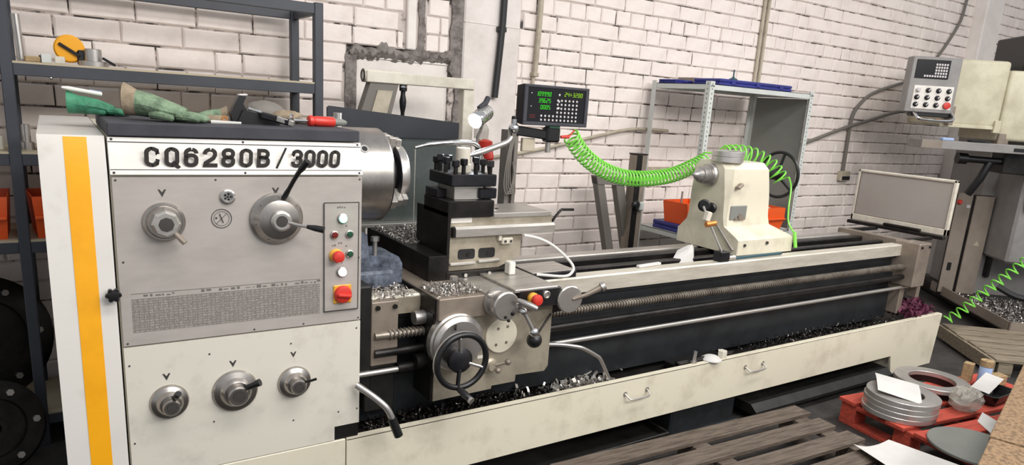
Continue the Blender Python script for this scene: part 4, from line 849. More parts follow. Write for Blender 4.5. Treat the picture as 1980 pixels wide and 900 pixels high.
# ---------------------------------------------------------------- digital readout on its post
t = thing('digital_readout', 'digital readout with green figures and a key pad on a grey post', 'readout', (1.79, 2.78, .85))
X0, X1, Z0, Z1, RY = 1.830, 2.208, 1.452, 1.637, 2.75
part('case', G().prism([(RY, Z0), (RY, Z1), (RY+.055, Z1-.008), (RY+.055, Z0+.008)], 'x', X0, X1), 'blackst', t)
g = G()
for a, b_ in (((X0, X1), (Z1-.013, Z1)), ((X0, X1), (Z0, Z0+.016))): g.box(a[0], a[1], RY-.012, RY, b_[0], b_[1], .003)
g.box(X0, X0+.02, RY-.012, RY, Z0+.014, Z1-.011, .003).box(X1-.02, X1, RY-.012, RY, Z0+.014, Z1-.011, .003)
part('bezel', g, 'rubber', t)
sc_ = part('screen', G().box(X0+.018, X1-.018, RY-.006, RY+.001, Z0+.014, Z1-.012), 'screen', t)
SEG = {'0': 'abcdef', '1': 'bc', '2': 'abged', '3': 'abgcd', '4': 'fgbc', '5': 'afgcd', '6': 'afgedc', '7': 'abc', '8': 'abcdefg', '9': 'abcdfg', '*': 'gx'}
def seven(txt, x, z, w, h, pitch, mt, name):
    g = G(); k = .15*w
    for i, chh in enumerate(txt):
        if chh == ' ': continue
        x0 = x+i*pitch; sh = lambda zz: (zz-z)*.12
        for s_ in SEG[chh]:
            a = {'a': (0, h, w, h), 'd': (0, 0, w, 0), 'g': (0, h/2, w, h/2), 'f': (0, h/2, 0, h), 'e': (0, 0, 0, h/2), 'b': (w, h/2, w, h), 'c': (w, 0, w, h/2), 'x': (w/2, h*.15, w/2, h*.85)}[s_]
            g.bar((x0+a[0]+sh(z+a[1]), RY-.0065, z+a[1]), (x0+a[2]+sh(z+a[3]), RY-.0065, z+a[3]), .001, k, up=(0, 1, 0))
    part(name, g, mt, sc_)
seven('109990', 1.897, 1.588, .0085, .018, .0150, 'digit', 'figures')
seven('39625', 1.912, 1.558, .0085, .018, .0150, 'digit', 'figures')
seven('0005', 1.926, 1.528, .0085, .018, .0150, 'digit', 'figures')
seven('24*3200', 2.062, 1.592, .0085, .018, .0160, 'digity', 'figures')
def keys(x, z): part('key', G().obox((x, RY-.008, z), (.010, .005, .010), (0, 0, 0), .002), 'button', sc_)
for r_ in range(6):
    for c in range(10):
        if r_ < 4 and c < 4: continue
        keys(1.932+c*.0228, 1.571-r_*.0185)
for z in (1.597, 1.566, 1.536): keys(2.03, z)
for z in (1.598, 1.538): part('indicator', G().sph((1.872, RY-.006, z), .003, 8, 6), 'button', sc_)
for z in (1.497, 1.487): part('brand_line', G().box(1.866, 1.899, RY-.0065, RY-.006, z, z+.003), 'redb', sc_)
part('post', G().box(1.765, 1.786, 2.76, 2.82, .845, 1.425, .002).box(1.805, 1.826, 2.76, 2.82, .845, 1.425, .002).box(1.786, 1.805, 2.775, 2.82, .845, 1.425), 'cable', t)
part('knuckle', G().sph((1.795, 2.76, 1.432), .026, 18, 12).cyl((1.795, 2.76, 1.44), (1.795, 2.76, 1.475), .014, n=14), 'chrome', t)
part('knuckle_knob', G().turn((1.795, 2.76, 1.47), (0, 0, 1), [(.012, 0), (.014, .006), (.012, .018), (0, .02)], 14), 'black', t)
part('swing_arm', G().bar((1.80, 2.765, 1.425), (2.02, 2.765, 1.405), .03, .045, bev=.006), 'black', t)
part('arm_joint', G().box(1.975, 2.055, 2.74, 2.79, 1.375, 1.445, .008), 'black', t); part('mount_block', G().box(1.99, 2.05, 2.745, 2.785, 1.44, 1.456), 'green', t)
part('joint_pin', G().cyl((2.0, 2.765, 1.325), (2.0, 2.765, 1.38), .013, n=14), 'steelt', t)
g = G()
for k in range(4):
    dx = k*.006-.01
    g.tube([(1.795+dx, 2.75, 1.41), (1.768+dx, 2.742, 1.30), (1.766+dx*2, 2.74, 1.18), (1.785+dx*2.5, 2.735, 1.13), (1.80+dx, 2.74, 1.17), (1.80-dx, 2.745, 1.28)], .0032, 6, 4)
part('cable_loops', g, 'cable', t)
part('hanging_box', G().box(1.853, 1.925, 2.765, 2.785, 1.328, 1.39, .003), 'conduit', t)

# ---------------------------------------------------------------- work lamp
t = thing('work_lamp', 'chrome cylinder work lamp, lit, leaning over the tool post', 'lamp', (1.56, 2.66, .87))
ax = Vector((.095, .05, .046)).normalized(); p0 = Vector((1.505, 2.62, 1.462))
part('head', G().turn(p0, ax, [(.033, 0), (.035, .004), (.035, .022), (.032, .026), (.032, .105), (.027, .112), (0, .112)], 32), 'chrome', t)
for k in range(4): part('fin', G().turn(p0+ax*(.05+k*.014), ax, [(.032, 0), (.0345, .001), (.0345, .004), (.032, .005)], 28, caps=False), 'steelt', t)
part('lens', G().turn(p0-ax*.001, ax, [(0, -.004), (.02, -.003), (.0325, 0), (.0325, .002)], 28), 'led', t)
part('bracket', G().bar((1.535, 2.645, 1.515), (1.588, 2.665, 1.548), .022, .014, bev=.003).bar((1.575, 2.662, 1.535), (1.595, 2.668, 1.565), .02, .02, bev=.003), 'rubber', t)
part('arm', G().tube([(1.575, 2.66, 1.475), (1.562, 2.665, 1.42), (1.548, 2.67, 1.34), (1.545, 2.67, .876)], .0065, 10, 3), 'cable', t)
part('foot', G().cyl((1.545, 2.67, .8565), (1.545, 2.67, .88), .03, n=20), 'black', t)
sp_ = bpy.data.lights.new('work_lamp_beam', 'SPOT'); sp_.energy = 6; sp_.spot_size = 1.5; sp_.shadow_soft_size = .03; sp_.color = (.88, .95, 1)
so = bpy.data.objects.new('work_lamp_beam', sp_); C.objects.link(so); so.location = p0-ax*.012; so.rotation_euler = (-ax).to_track_quat('-Z', 'Y').to_euler()

# ---------------------------------------------------------------- green coiled air hose
def coil(path, R, turns, r, n=7, steps=14, rt=None):
    P = smooth_path([Vector(p) for p in path], 12)
    cum = [0]
    for a, b_ in zip(P[:-1], P[1:]): cum.append(cum[-1]+(b_-a).length)
    out = []; tot = turns*steps; j = 0; N_ = Vector((0, 0, 1))
    for i in range(tot+1):
        s_ = cum[-1]*i/tot
        while j < len(P)-2 and cum[j+1] < s_: j += 1
        f = (s_-cum[j])/max(1e-6, cum[j+1]-cum[j]); p = P[j].lerp(P[j+1], f); T_ = (P[j+1]-P[j]).normalized()
        N_ = (N_-T_*N_.dot(T_)).normalized(); B_ = T_.cross(N_); a = 2*PI*i/steps
        rr_ = R if rt is None else rt(i/tot)
        out.append(p+(N_*math.cos(a)+B_*math.sin(a))*rr_)
    return out
t = thing('air_hose', 'bright green coiled air hose drooping from the readout to the tailstock', 'hose', (2.7, 2.74, 1.15))
c1 = coil([(2.115, 2.74, 1.41), (2.16, 2.75, 1.365), (2.23, 2.75, 1.305), (2.35, 2.76, 1.245), (2.50, 2.76, 1.205), (2.66, 2.76, 1.197), (2.85, 2.76, 1.215), (3.0, 2.75, 1.265), (3.10, 2.74, 1.31)], .039, 44, .005)
part('coil', G().tube(c1, .0048, 7), 'hose', t)
c2 = coil([(3.12, 2.64, 1.352), (3.22, 2.62, 1.358), (3.30, 2.58, 1.345), (3.36, 2.52, 1.305), (3.40, 2.48, 1.25), (3.42, 2.46, 1.215)], .042, 11, .005)
part('coil_end', G().tube(c2, .0048, 7), 'hose', t)
part('tail', G().tube([c2[-1], (3.46, 2.43, 1.20), (3.455, 2.42, 1.16), (3.43, 2.40, 1.08), (3.42, 2.38, 1.0), (3.41, 2.33, .95)], .0048, 8, 5), 'hose', t)
part('tail_joint', G().tube([c1[-1], (3.11, 2.70, 1.35), c2[0]], .0048, 7, 4), 'hose', t)
part('sleeve', G().tube([(3.41, 2.325, .955), (3.405, 2.30, .87)], .0095, 10), 'hose', t)
part('connector', G().tube([(2.055, 2.74, 1.402), (2.10, 2.735, 1.405)], [.007, .009, .006], 10).tube([(2.10, 2.735, 1.405), c1[0]], .004, 8), 'red', t)

# ---------------------------------------------------------------- things on the bed and tailstock
t = thing('bearing_ring', 'polished steel ring resting on top of the tailstock', 'ring', (2.985, 2.50, 1.318))
part('race', G().ring((2.985, 2.50, 1.318), (0, 0, 1), .082, .055, .028, 40), 'ringst', t); part('race', G().ring((2.985, 2.50, 1.347), (0, 0, 1), .082, .055, .028, 40), 'ringst', t); part('groove', G().ring((2.985, 2.50, 1.345), (0, 0, 1), .079, .058, .003, 40), 'darks', t)
t = thing('indicator_stand', 'magnetic indicator stand with a black knob and copper clamp on the bed', 'indicator stand', (2.76, 2.275, .845))
part('base', G().box(2.735, 2.80, 2.245, 2.30, .8445, .895, .004), 'blackst', t)
part('rod', G().cyl((2.765, 2.275, .895), (2.715, 2.33, 1.03), .006, n=10).cyl((2.715, 2.33, 1.03), (2.735, 2.40, 1.10), .006, n=10), 'steelt', t)
part('clamp', G().cyl((2.69, 2.33, 1.022), (2.745, 2.32, 1.03), .014, n=14), 'copper', t); part('clamp_block', G().obox((2.71, 2.345, 1.06), (.03, .03, .05), (0, .3, 0), .004), 'frame', t)
part('knob', G().turn((2.76, 2.42, 1.105), (-.7, -.7, 0), [(.012, 0), (.03, .004), (.032, .018), (.024, .024), (0, .024)], 20), 'black', t)
part('magnet_dial', G().cyl((2.80, 2.27, .87), (2.812, 2.27, .87), .016, n=14), 'steelt', t)
t = thing('blow_gun', 'dark teal air lance lying along the front way', 'air gun', (2.95, 2.275, .845))
part('tube', G().tube([(2.82, 2.265, .853), (3.0, 2.268, .854), (3.25, 2.275, .854)], .008, 10), 'teal', t); part('nut', G().cyl((2.81, 2.265, .858), (2.86, 2.266, .858), .0125, n=6), 'steelt', t)
solo('rag', G().loft([[(2.50, 2.40, .7755), (2.57, 2.33, .776), (2.68, 2.36, .776), (2.72, 2.42, .776), (2.62, 2.48, .776)], [(2.56, 2.40, .84), (2.60, 2.37, .85), (2.68, 2.38, .875), (2.715, 2.41, .885), (2.64, 2.45, .87)], [(2.66, 2.405, .885), (2.67, 2.40, .89), (2.69, 2.405, .905), (2.70, 2.41, .905), (2.68, 2.42, .9)]]), 'paper', 'crumpled white rag tucked beside the indicator stand', 'rag', loc=(2.6, 2.4, .776))
solo('flat_bar', G().obox((2.30, 2.30, .851), (.16, .02, .012), (0, 0, .12), .002), 'paper', 'short pale flat bar lying on the bed way', 'bar')
solo('flat_bar', G().obox((2.22, 2.455, .731), (.11, .025, .014), (0, 0, -.1), .002), 'blue', 'short dark blue bar lying between the ways', 'bar')
solo('tool_steel', G().obox((2.6, 2.2, .357), (.36, .09, .04), (0, 0, 0), .004), 'darks', 'dark steel channel lying in the chip tray', 'channel')
solo('tool_steel', G().obox((2.60, 2.145, .40), (.40, .012, .012), (0, 0, 0), .002).obox((2.60, 2.15, .368), (.38, .03, .062), (0, 0, 0), .003), 'darks', 'slotted dark bar standing in the chip tray by the front', 'bar')
solo('round_cap', G().turn((2.62, 2.125, .392), (0, 0, 1), [(.05, 0), (.05, .004), (.03, .018), (0, .022)], 24), 'paper', 'white rounded cap on the tray edge', 'cap')
solo('hex_nut', G().cyl((2.70, 2.128, .392), (2.70, 2.128, .425), .024, n=6), 'frame', 'pale hexagon nut on the tray edge by the white cap', 'nut')
solo('bolt', G().cyl((2.50, 2.13, .392), (2.50, 2.13, .402), .018, n=6).cyl((2.50, 2.13, .40), (2.505, 2.13, .45), .009, n=10), 'steelt', 'upright steel bolt on the tray edge', 'bolt')
solo('rag', (lambda g: g)(swarf(260, lambda r: (r.uniform(4.45, 4.78), r.uniform(2.12, 2.3), .392+r.random()*.05), .03, .08, 1., seed=12)), 'purple', 'crumpled purple rag at the far end of the chip tray', 'rag')
# framed pane standing across the end of the bed
t = thing('framed_pane', 'grey pane in a white frame standing across the bed end', 'pane', (4.83, 2.5, .87))
PX_, PY0, PY1, PZ0, PZ1 = 4.83, 2.19, 2.86, .885, 1.248
g = G().box(PX_, PX_+.03, PY0, PY1, PZ0, PZ0+.045, .004).box(PX_, PX_+.03, PY0, PY1, PZ1-.018, PZ1, .004).box(PX_, PX_+.03, PY0, PY0+.022, PZ0, PZ1, .004).box(PX_, PX_+.03, PY1-.018, PY1, PZ0, PZ1, .004)
part('frame', g, 'frame', t)
part('pane', G().box(PX_+.008, PX_+.02, PY0+.018, PY1-.015, PZ0+.04, PZ1-.015), 'pglass', t)
part('gasket', G().box(PX_+.003, PX_+.009, PY0+.02, PY1-.016, PZ0+.043, PZ0+.049).box(PX_+.003, PX_+.009, PY0+.02, PY1-.016, PZ1-.022, PZ1-.016).box(PX_+.003, PX_+.009, PY1-.023, PY1-.017, PZ0+.043, PZ1-.016), 'taupe', t)
part('support_bar', G().box(4.79, 4.83, 2.19, 2.86, .862, .885, .003).box(4.47, 4.79, 2.25, 2.28, .85, .872, .002).box(4.47, 4.79, 2.62, 2.65, .85, .872, .002), 'darks', t)
part('hinge_rail', G().box(4.80, 4.83, 2.35, 2.6, .886, .905, .004), 'darks', t)
# ---------------------------------------------------------------- light grey shelf unit by the wall
t = thing('shelf_unit', 'light grey perforated steel shelf unit against the brick wall', 'shelf unit', (4.1, 3.46, 0))
SX0, SX1, SY0, SY1 = 3.562, 4.655, 3.20, 3.73
for x, y, sx, sy in ((SX0, SY0, 1, 1), (SX1, SY0, -1, 1), (SX0, SY1, 1, -1), (SX1, SY1, -1, -1)):
    p_ = part('post', G().box(min(x, x+sx*.04), max(x, x+sx*.04), y-.0015, y+.0015, 0, 1.765).box(x-.0015, x+.0015, min(y, y+sy*.04), max(y, y+sy*.04), 0, 1.765), 'shelf', t)
    if y == SY0:
        g = G()
        for k in range(34): g.box(x+sx*.016, x+sx*.024, y-.0021, y-.0014, .75+k*.03, .762+k*.03)
        part('slot_holes', g, 'shelfd', p_, kind='stuff')
        g = G()
        if sx > 0:
            for k in range(34): g.box(x-.0022, x-.0014, y+.016, y+.024, .75+k*.03, .762+k*.03)
            part('slot_holes', g, 'shelfd', p_, kind='stuff')
for z in (1.748, .742, .12):
    part('shelf', G().box(SX0+.003, SX1-.003, SY0+.003, SY1-.003, z-.004, z).box(SX0+.003, SX1-.003, SY0+.003, SY0+.006, z-.035, z).box(SX0+.003, SX1-.003, SY1-.006, SY1-.003, z-.035, z).box(SX0+.003, SX0+.006, SY0+.003, SY1-.003, z-.035, z).box(SX1-.006, SX1-.003, SY0+.003, SY1-.003, z-.035, z), 'shelf', t)
for x in (SX0+.012, SX0+.03, SX1-.012, SX1-.03): part('bolt', G().sph((x, SY0-.002, 1.735), .005, 8, 6), 'darks', t)
part('side_sheet', G().box(SX1-.006, SX1-.004, SY0+.04, SY1-.04, .75, 1.71), 'shelfd', t, 'plain grey side sheet')
part('back_bar', G().box(SX0+.03, SX1-.03, SY1-.012, SY1-.008, 1.13, 1.16), 'conduit', t)
def case(label, x0, x1, y0, y1, z0, z1, mt='blue', ribs=0):
    t = thing('tool_case', label, 'tool case', ((x0+x1)/2, (y0+y1)/2, z0))
    part('lid', G().box(x0, x1, y0, y1, z0+(z1-z0)*.52, z1, .006), mt, t); part('base', G().box(x0, x1, y0, y1, z0, z0+(z1-z0)*.5, .006), mt, t)
    for k in range(ribs):
        x = x0+(x1-x0)*(k+.5)/ribs; part('latch', G().box(x-.02, x+.02, y0-.006, y0, z0+.012, z1-.008, .002), mt, t)
    return t
case('long blue tool case on top of the grey shelf unit', 3.72, 4.48, 3.26, 3.50, 1.7485, 1.792, ribs=3)
case('short blue case at the back corner of the shelf top', 3.585, 3.76, 3.53, 3.70, 1.7485, 1.775, ribs=1)
case('blue folding case under the orange bin on the lower shelf', 3.585, 3.92, 3.25, 3.60, .7425, .80, ribs=2)
solo('carton', G().box(3.78, 4.05, 3.55, 3.70, 1.7485, 1.80, .003), 'taupe', 'flat grey-brown carton behind the long blue case', 'carton')
solo('drill_chuck', G().turn((3.98, 3.38, 1.792), (0, 0, 1), [(.03, 0), (.03, .012), (.012, .02), (.005, .03), (.005, .075), (0, .076)], 14), 'teal', 'small dark blue stand upright on the long blue case', 'stand')
solo('wire_ring', G().torus((4.30, 3.53, 1.7530), (0, 0, 1), .06, .004, 28, 6), 'conduit', 'loop of beige wire behind the long blue case', 'wire')
b1 = bin_((3.73, 3.42, .801), .05, 'orange bin holding offcuts on the blue folding case', .27, .22, .15)
for k, (dx, h_, a) in enumerate(((-.07, .07, .15), (.06, .035, 1.1), (.02, .03, 1.25))):
    part('offcut', G().tube([(dx, .0, .06), (dx+math.sin(a)*.16-.0, .02, .06+math.cos(a)*.16)], .007, 8), 'taupe', b1)
b2 = bin_((4.47, 3.33, .7425), .0, 'orange bin behind the tailstock hand wheel', .22, .2, .17)
part('offcut', G().obox((0, -.02, .14), (.14, .1, .05), (.3, .1, .4), .01), 'frame', b2)
# steel profiles leaning against the wall
t = thing('steel_portal', 'grey steel U-shaped frame leaning against the brick wall', 'steel frame', (3.1, 3.5, 0))
def lean(x, z): return (x+(1.11-z)*.30, z)
part('leg', G().prism([lean(2.925, 1.115), lean(2.985, 1.115), lean(2.985, 0), lean(2.925, 0)], 'y', 3.48, 3.53), 'cable', t)
part('leg', G().prism([lean(3.085, 1.10), lean(3.155, 1.10), lean(3.155, 0), lean(3.085, 0)], 'y', 3.48, 3.53), 'cable', t)
part('crossbar', G().prism([lean(2.925, 1.125), lean(3.155, 1.11), lean(3.155, 1.06), lean(2.925, 1.07)], 'y', 3.475, 3.535), 'cable', t)
t = thing('steel_post', 'dark square steel post with a small clamp beside the shelf unit', 'steel post', (3.25, 3.45, 0))
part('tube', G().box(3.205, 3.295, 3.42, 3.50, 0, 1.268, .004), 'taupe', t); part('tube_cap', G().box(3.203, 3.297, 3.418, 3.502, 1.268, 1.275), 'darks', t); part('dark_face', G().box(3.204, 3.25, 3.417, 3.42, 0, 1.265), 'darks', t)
part('clamp', G().turn((3.22, 3.415, .94), (0, -1, 0), [(.03, 0), (.03, .02), (.02, .03), (0, .03)], 16), 'black', t); part('clamp_jaw', G().obox((3.265, 3.40, .93), (.04, .03, .06), (0, 0, 0), .008), 'shelf', t)

# ---------------------------------------------------------------- milling machine at the far end
RZ = math.radians(-40.5)
t = thing('milling_machine', 'cream milling machine head and table beyond the lathe', 'milling machine', (6.0, 2.6, 0), RZ, local=True)
part('head', G().box(-.165, .285, .40, 1.1, 1.60, 2.125, .03, 3), 'millc', t); part('head', G().box(.295, 1.0, .42, 1.1, 1.50, 2.06, .03, 3), 'millc', t)
part('head_flange', G().box(-.165, .30, .395, .42, 1.585, 1.615, .004).box(.24, .29, .38, .42, 1.56, 1.66, .004), 'millc', t)
part('spindle_nose', G().box(.34, .40, .43, .55, 1.42, 1.52, .006).box(.30, .36, .40, .43, 1.47, 1.56, .006), 'taupe', t)
part('ram_top', G().box(.42, .75, .5, 1.0, 2.06, 2.35, .01), 'black', t)
part('column', G().box(.45, 1.2, .75, 1.4, .1, 1.6, .02), 'millg', t); part('column_side', G().box(.60, .64, .70, .76, .3, 1.45, .01), 'darks', t)
tb_ = part('table', G().box(-.40, .95, .10, .36, 1.412, 1.478, .004), 'millg', t)
part('table_slot', G().box(.28, .95, .094, .101, 1.43, 1.455), 'black', tb_)
part('table_end', G().box(-.402, -.25, .097, .10, 1.414, 1.476), 'cab', tb_)
part('saddle_bar', G().cyl((-.03, .25, 1.345), (.9, .25, 1.335), .028, n=14).cyl((-.05, .25, 1.346), (.02, .25, 1.345), .045, n=12), 'black', t)
part('saddle_block', G().box(.28, .6, .2, .4, 1.25, 1.412, .006), 'darks', t)
part('bent_guard', G().tube([(.20, .25, 1.33), (.16, .25, 1.20), (.115, .3, 1.06)], .03, 12), 'black', t)
part('knee', G().box(.55, 1.1, .35, .8, .5, 1.25, .02), 'millg', t)
part('cable', G().tube([(.62, .34, 1.20), (.58, .32, 1.1), (.60, .33, .95)], .01, 8, 4), 'cableb', t)
part('hose_loop', G().tube([(.45, .2, .33), (.60, .1, .27), (.80, .05, .33), (.95, .0, .45)], .025, 10, 5), 'cableb', t)
part('base', G().box(.38, 1.4, -.2, 1.5, .0, .14, .02), 'darks', t)
g = G(); x0, x1, y0, y1 = .27, 1.6, -.40, .92
part('coolant_pan', g.box(x0, x1, y0, y1, .10, .11).box(x0, x0+.012, y0, y1, .10, .185).box(x0, x1, y0, y0+.012, .10, .185), 'cab', t)
part('pan_block', G().box(.62, .74, y0-.006, y0+.03, .13, .19, .004), 'darks', t)
st_ = solo('pan_chips', swarf(2600, lambda r: tuple(Matrix.Translation((6.0, 2.6, 0)) @ Matrix.Rotation(RZ, 4, 'Z') @ Vector((r.uniform(.30, 1.0), r.uniform(-.37, .5), .112+r.random()*.06))), .012, .035, seed=21), 'swarf', 'pale grey shavings in the milling machine pan', 'metal chips', kind='stuff')
for (lx, w_, mt, nm, lb) in ((-.20, .09, 'bluep', 'cloth', 'pale blue wipe lying on the milling table'), (.02, .12, 'black', 'wrench', 'black wrench lying on the milling table')):
    q = Matrix.Translation((6.0, 2.6, 0)) @ Matrix.Rotation(RZ, 4, 'Z')
    g = G().obox((lx, .15, 1.490), (w_, .05, .022), (0, 0, .1), .005)
    if nm == 'wrench': g.obox((lx+.07, .15, 1.486), (.06, .02, .014), (0, 0, -.2), .003)
    g.bm.transform(q); solo(nm, g, mt, lb, nm)
# control pendant
t = thing('control_pendant', 'grey control pendant with a dark readout and twelve knobs', 'control panel', (6.0, 2.6, 1.6), RZ, local=True)
D = lambda z: z-1.6
part('case', G().box(-.505, -.135, .30, .42, D(1.686), D(2.118), .006), 'millg', t)
ds = part('readout', G().box(-.475, -.222, .293, .301, D(1.95), D(2.095), .003), 'screen', t)
g = G()
for r_ in range(5):
    for c in range(9):
        if r_ < 4 and c < 4: continue
        part('key', G().box(-.408+c*.0195, -.395+c*.0195, .290, .294, D(1.962+(4-r_)*.0225), D(1.977+(4-r_)*.0225)), 'button', ds)
part('knob_plate', G().box(-.462, -.16, .294, .301, D(1.712), D(1.895), .003), 'sign', t)
for r_ in range(3):
    for c in range(4):
        x = -.43+c*.078; z = D(1.86-r_*.056)
        if r_ == 2 and c == 3: part('emergency_stop', G().turn((x, .294, z), (0, -1, 0), [(.015, 0), (.028, .01), (.026, .022), (0, .026)], 20), 'red', t); continue
        k_ = part('knob', G().turn((x, .294, z), (0, -1, 0), [(.02, 0), (.02, .006), (.015, .008), (.014, .022), (0, .023)], 16), 'blackst' if (r_, c) != (0, 0) else 'button', t)
        part('pointer', G().obox((x+.004, .272, z+.004), (.008, .006, .026), (0, .6, 0), .001), 'button', k_)
part('grab_handle', G().tube([(-.43, .30, D(1.69)), (-.42, .25, D(1.655)), (-.38, .24, D(1.632)), (-.18, .24, D(1.628)), (-.14, .25, D(1.65)), (-.14, .30, D(1.69))], .011, 10, 3), 'chrome', t)
part('underside', G().box(-.44, -.12, .31, .40, D(1.655), D(1.686), .004), 'black', t)
part('hanger', G().box(-.14, -.10, .33, .41, D(1.60), D(1.75), .004), 'taupe', t); part('hanger', G().box(-.135, -.16+.0, .34, .40, D(1.98), D(2.02)), 'taupe', t)
# electric cabinet
t = thing('electric_cabinet', 'taupe electric cabinet with a red switch below the milling table', 'cabinet', (6.0, 2.6, .0), RZ, local=True)
part('door', G().box(.235, .36, .70, .71, .13, 1.035, .003), 'cab', t); part('door', G().box(.382, .535, .69, .71, .13, 1.02, .003), 'cab', t)
part('case', G().box(.24, .53, .71, .745, .11, 1.025, .003), 'darks', t)
part('isolator', G().turn((.255, .70, .955), (0, -1, 0), [(.022, 0), (.022, .012), (.014, .03), (0, .03)], 16), 'red', t); part('lock', G().box(.318, .35, .692, .70, .905, .935, .003), 'button', t)
part('socket', G().box(.268, .30, .69, .70, .34, .41, .003), 'black', t); part('warning_mark', G().prism([(.44, .58), (.49, .58), (.465, .625)], 'y', .6885, .69), 'conduit', t)
part('terminal_box', G().box(.55, .60, .72, .745, .55, .95, .004), 'blackst', t)
# second coiled hose
q = Matrix.Translation((6.0, 2.6, 0)) @ Matrix.Rotation(RZ, 4, 'Z')
pth = [q @ Vector(p) for p in ((.36, -.52, .86), (.276, -.52, .76), (.12, -.52, .58), (-.03, -.52, .41), (-.16, -.52, .25), (-.24, -.52, .185))]
cc = coil(pth, .035, 15, .005)
solo('air_hose', G().tube(cc, .006, 7), 'hose', 'green coiled hose stretched up beside the milling machine pan', 'hose')

# ---------------------------------------------------------------- pallets and what lies on them
def pallet(name, label, loc, rz, L, n, w, gap, mt, top=.14, th=.02, side=False, blocks=True):
    t = thing(name, label, 'pallet', loc, rz, local=True); W = n*(w+gap)-gap; rr_ = random.Random(n)
    for k in range(n):
        y = -k*(w+gap); e = rr_.uniform(-.012, .012)
        part('slat', G().box(e, L+rr_.uniform(-.01, .01), y-w, y, top-th, top, .002), mt, t)
    for x in (.02, L/2-.045, L-.11):
        part('stringer', G().box(x, x+.09, -W+.01, -.01, top-2*th-.001, top-th-.0005, .002), mt, t)
        if blocks:
            for y in (-.10, -W/2, -W+.005): part('block', G().box(x, x+.09, y, y+.09, .02, top-2*th-.0015, .002), mt, t)
        part('skid', G().box(x, x+.09, -W+.01, -.01, 0, .0195, .002), mt, t)
    if side: part('side_board', G().box(-.025, -.003, -W, .0, .02, top-.01, .002), mt, t)
    return t
a = math.radians(-2.8)
def inv(x, y, L, a_): return (x-L*math.cos(a_), y-L*math.sin(a_), 0)
pallet('pallet', 'grey-brown wooden pallet on the floor in front of the lathe', inv(3.075, 1.937, 1.5, a), a, 1.5, 6, .097, .053, 'wood', blocks=True)
pallet('pallet', 'red painted pallet carrying the steel rings', (3.415, 1.905, 0), math.radians(-8), 1.22, 6, .10, .045, 'woodr')
pallet('pallet', 'pale weathered pallet by the milling machine pan', (5.605, 2.44, 0), RZ, 1.2, 6, .108, .030, 'woodp', top=.12, side=True)
RT = .141
for k in range(4):
    g = G().ring((3.525+.003*k, 1.645-.004*(k % 2), RT+k*.0262), (0, 0, 1), .172-.0015*(k % 2), .095, .026, 56)
    solo('steel_ring', g, 'ringst', ('lowest', 'second lowest', 'second highest', 'uppermost')[k]+' machined steel ring in the stack on the red pallet', 'ring', group='stacked steel rings')
for (z, ro, ri, h, mt, lb) in ((RT, .165, .12, .038, 'darks', 'dark ring under the wide flat flange ring'), (RT+.0385, .19, .118, .024, 'ringst', 'wide flat flange ring lying at the back of the red pallet')):
    solo('flange_ring', G().ring((4.02, 1.735, z), (0, 0, 1), ro, ri, h, 56), mt, lb, 'ring')
solo('steel_disc', G().turn((3.46, 1.245, RT), (0, 0, 1), [(.20, 0), (.20, .010), (.197, .012), (0, .012)], 56), 'shelfd', 'plain grey steel disc at the front of the red pallet', 'disc')
def sheet(pts, z, curl, label, name='paper_sheet'):
    g = G(); n = 8; V = []
    A, B, Cc, Dd = [Vector((p[0], p[1], 0)) for p in pts]
    for i in range(n+1):
        row = []
        for j in range(n+1):
            u_, v_ = i/n, j/n; p = A.lerp(B, u_).lerp(Dd.lerp(Cc, u_), v_); row.append((p.x, p.y, z+curl(u_, v_)))
        V.append(row)
    top = [[g.bm.verts.new(p) for p in r] for r in V]; bot = [[g.bm.verts.new((p[0], p[1], p[2]-.0012)) for p in r] for r in V]
    for i in range(n):
        for j in range(n):
            g.bm.faces.new((top[i][j], top[i+1][j], top[i+1][j+1], top[i][j+1])); g.bm.faces.new((bot[i][j+1], bot[i+1][j+1], bot[i+1][j], bot[i][j]))
    for k in range(n):
        g.bm.faces.new((top[k+1][0], top[k][0], bot[k][0], bot[k+1][0])); g.bm.faces.new((top[k][n], top[k+1][n], bot[k+1][n], bot[k][n]))
        g.bm.faces.new((top[0][k], top[0][k+1], bot[0][k+1], bot[0][k])); g.bm.faces.new((top[n][k+1], top[n][k], bot[n][k], bot[n][k+1]))
    return solo(name, g, 'paper', label, 'paper')
sheet(((3.60, 1.835), (3.715, 1.66), (3.47, 1.515), (3.385, 1.695)), .2485, lambda u, v: .022*(1-u)+.006*math.sin(v*4), 'white folded paper on the stack of steel rings')
sheet(((2.90, 1.51), (3.10, 1.46), (3.13, 1.17), (2.82, 1.30)), .1435, lambda u, v: .022*(2*u-1)**2+.01*v, 'large curled white paper across the brown pallet')
sheet(((3.80, 1.39), (3.93, 1.425), (3.86, 1.30), (3.70, 1.28)), .1425, lambda u, v: .008*u, 'small white paper beside the grey steel disc')
g = G().sph((3.90, 1.50, RT+.055), .085, 20, 14, (1.1, .9, .75)); rr_ = random.Random(8)
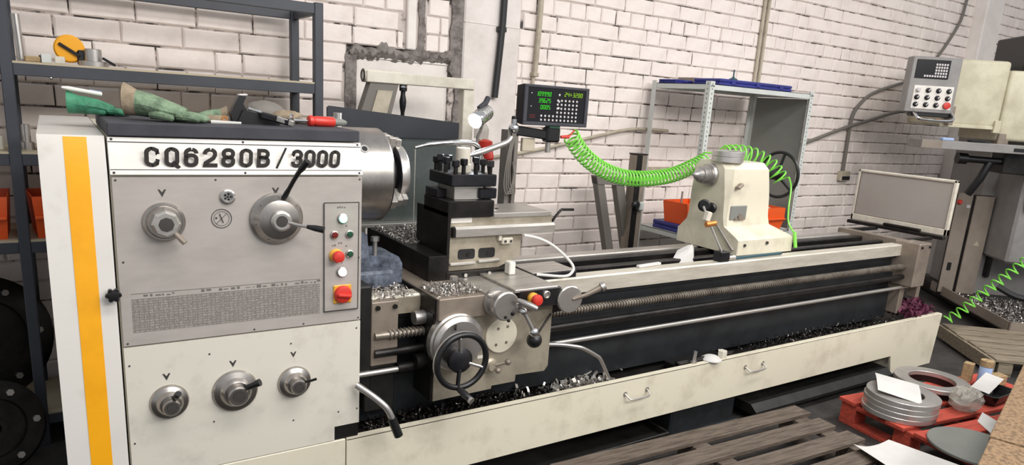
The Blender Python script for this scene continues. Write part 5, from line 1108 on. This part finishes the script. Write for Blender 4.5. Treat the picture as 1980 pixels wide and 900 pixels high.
for v in g.bm.verts:
    v.co += Vector((rr_.uniform(-1, 1), rr_.uniform(-1, 1), rr_.uniform(-1, 1)))*.009; v.co.z = max(v.co.z, RT+.001)
solo('plastic_bag', g, 'plastic', 'crumpled clear plastic bag on the red pallet', 'bag')
t = thing('spray_can', 'pale blue can with a beige lid at the far corner of the red pallet', 'can', (4.40, 1.63, RT))
part('can', G().turn((4.40, 1.63, RT), (0, 0, 1), [(.033, 0), (.033, .11), (.03, .115), (0, .115)], 24), 'bluep', t); part('lid', G().turn((4.40, 1.63, RT+.115), (0, 0, 1), [(.034, 0), (.034, .035), (0, .035)], 24), 'woodl', t)
solo('wood_block', G().obox((4.38, 1.71, RT+.055), (.05, .05, .11), (0, 0, .2), .003), 'woodl', 'upright raw wood block behind the pale blue can', 'wood block')
solo('wood_block', G().obox((4.50, 1.60, RT+.03), (.08, .06, .06), (0, 0, -.3), .003), 'woodl', 'low raw wood block right of the pale blue can', 'wood block')
solo('oil_tray', G().loft([rect(4.08, 4.30, 1.44, 1.56, RT, .02), rect(4.06, 4.32, 1.42, 1.58, RT+.06, .02), rect(4.07, 4.31, 1.43, 1.57, RT+.06, .02), rect(4.09, 4.29, 1.45, 1.55, RT+.008, .02)]), 'black', 'shallow black tray on the red pallet near the can', 'tray')
sheet(((4.10, 1.57), (4.33, 1.60), (4.31, 1.50), (4.08, 1.47)), .206, lambda u, v: .035*u, 'pale sheet resting across the black tray')
# chipboard bench in the right foreground
A16 = math.radians(16.05)
t = thing('chipboard_bench', 'low bench of two chipboard sheets in the right foreground', 'bench', (2.449, .866, 0), A16, local=True)
part('sheet', G().box(-.45, .292, -.85, 0, .478, .498, .002), 'chip', t); part('sheet', G().box(.297, 1.75, -.85, .004, .480, .502, .002), 'chip', t)
for x in (-.40, .28, 1.6):
    for y in (-.80, -.14): part('leg', G().box(x, x+.06, y, y+.06, 0, .43, .003), 'woodl', t)
part('rail', G().box(-.40, 1.68, -.14, -.08, .43, .477, .003), 'woodl', t); part('rail', G().box(-.40, 1.68, -.80, -.74, .43, .477, .003), 'woodl', t)
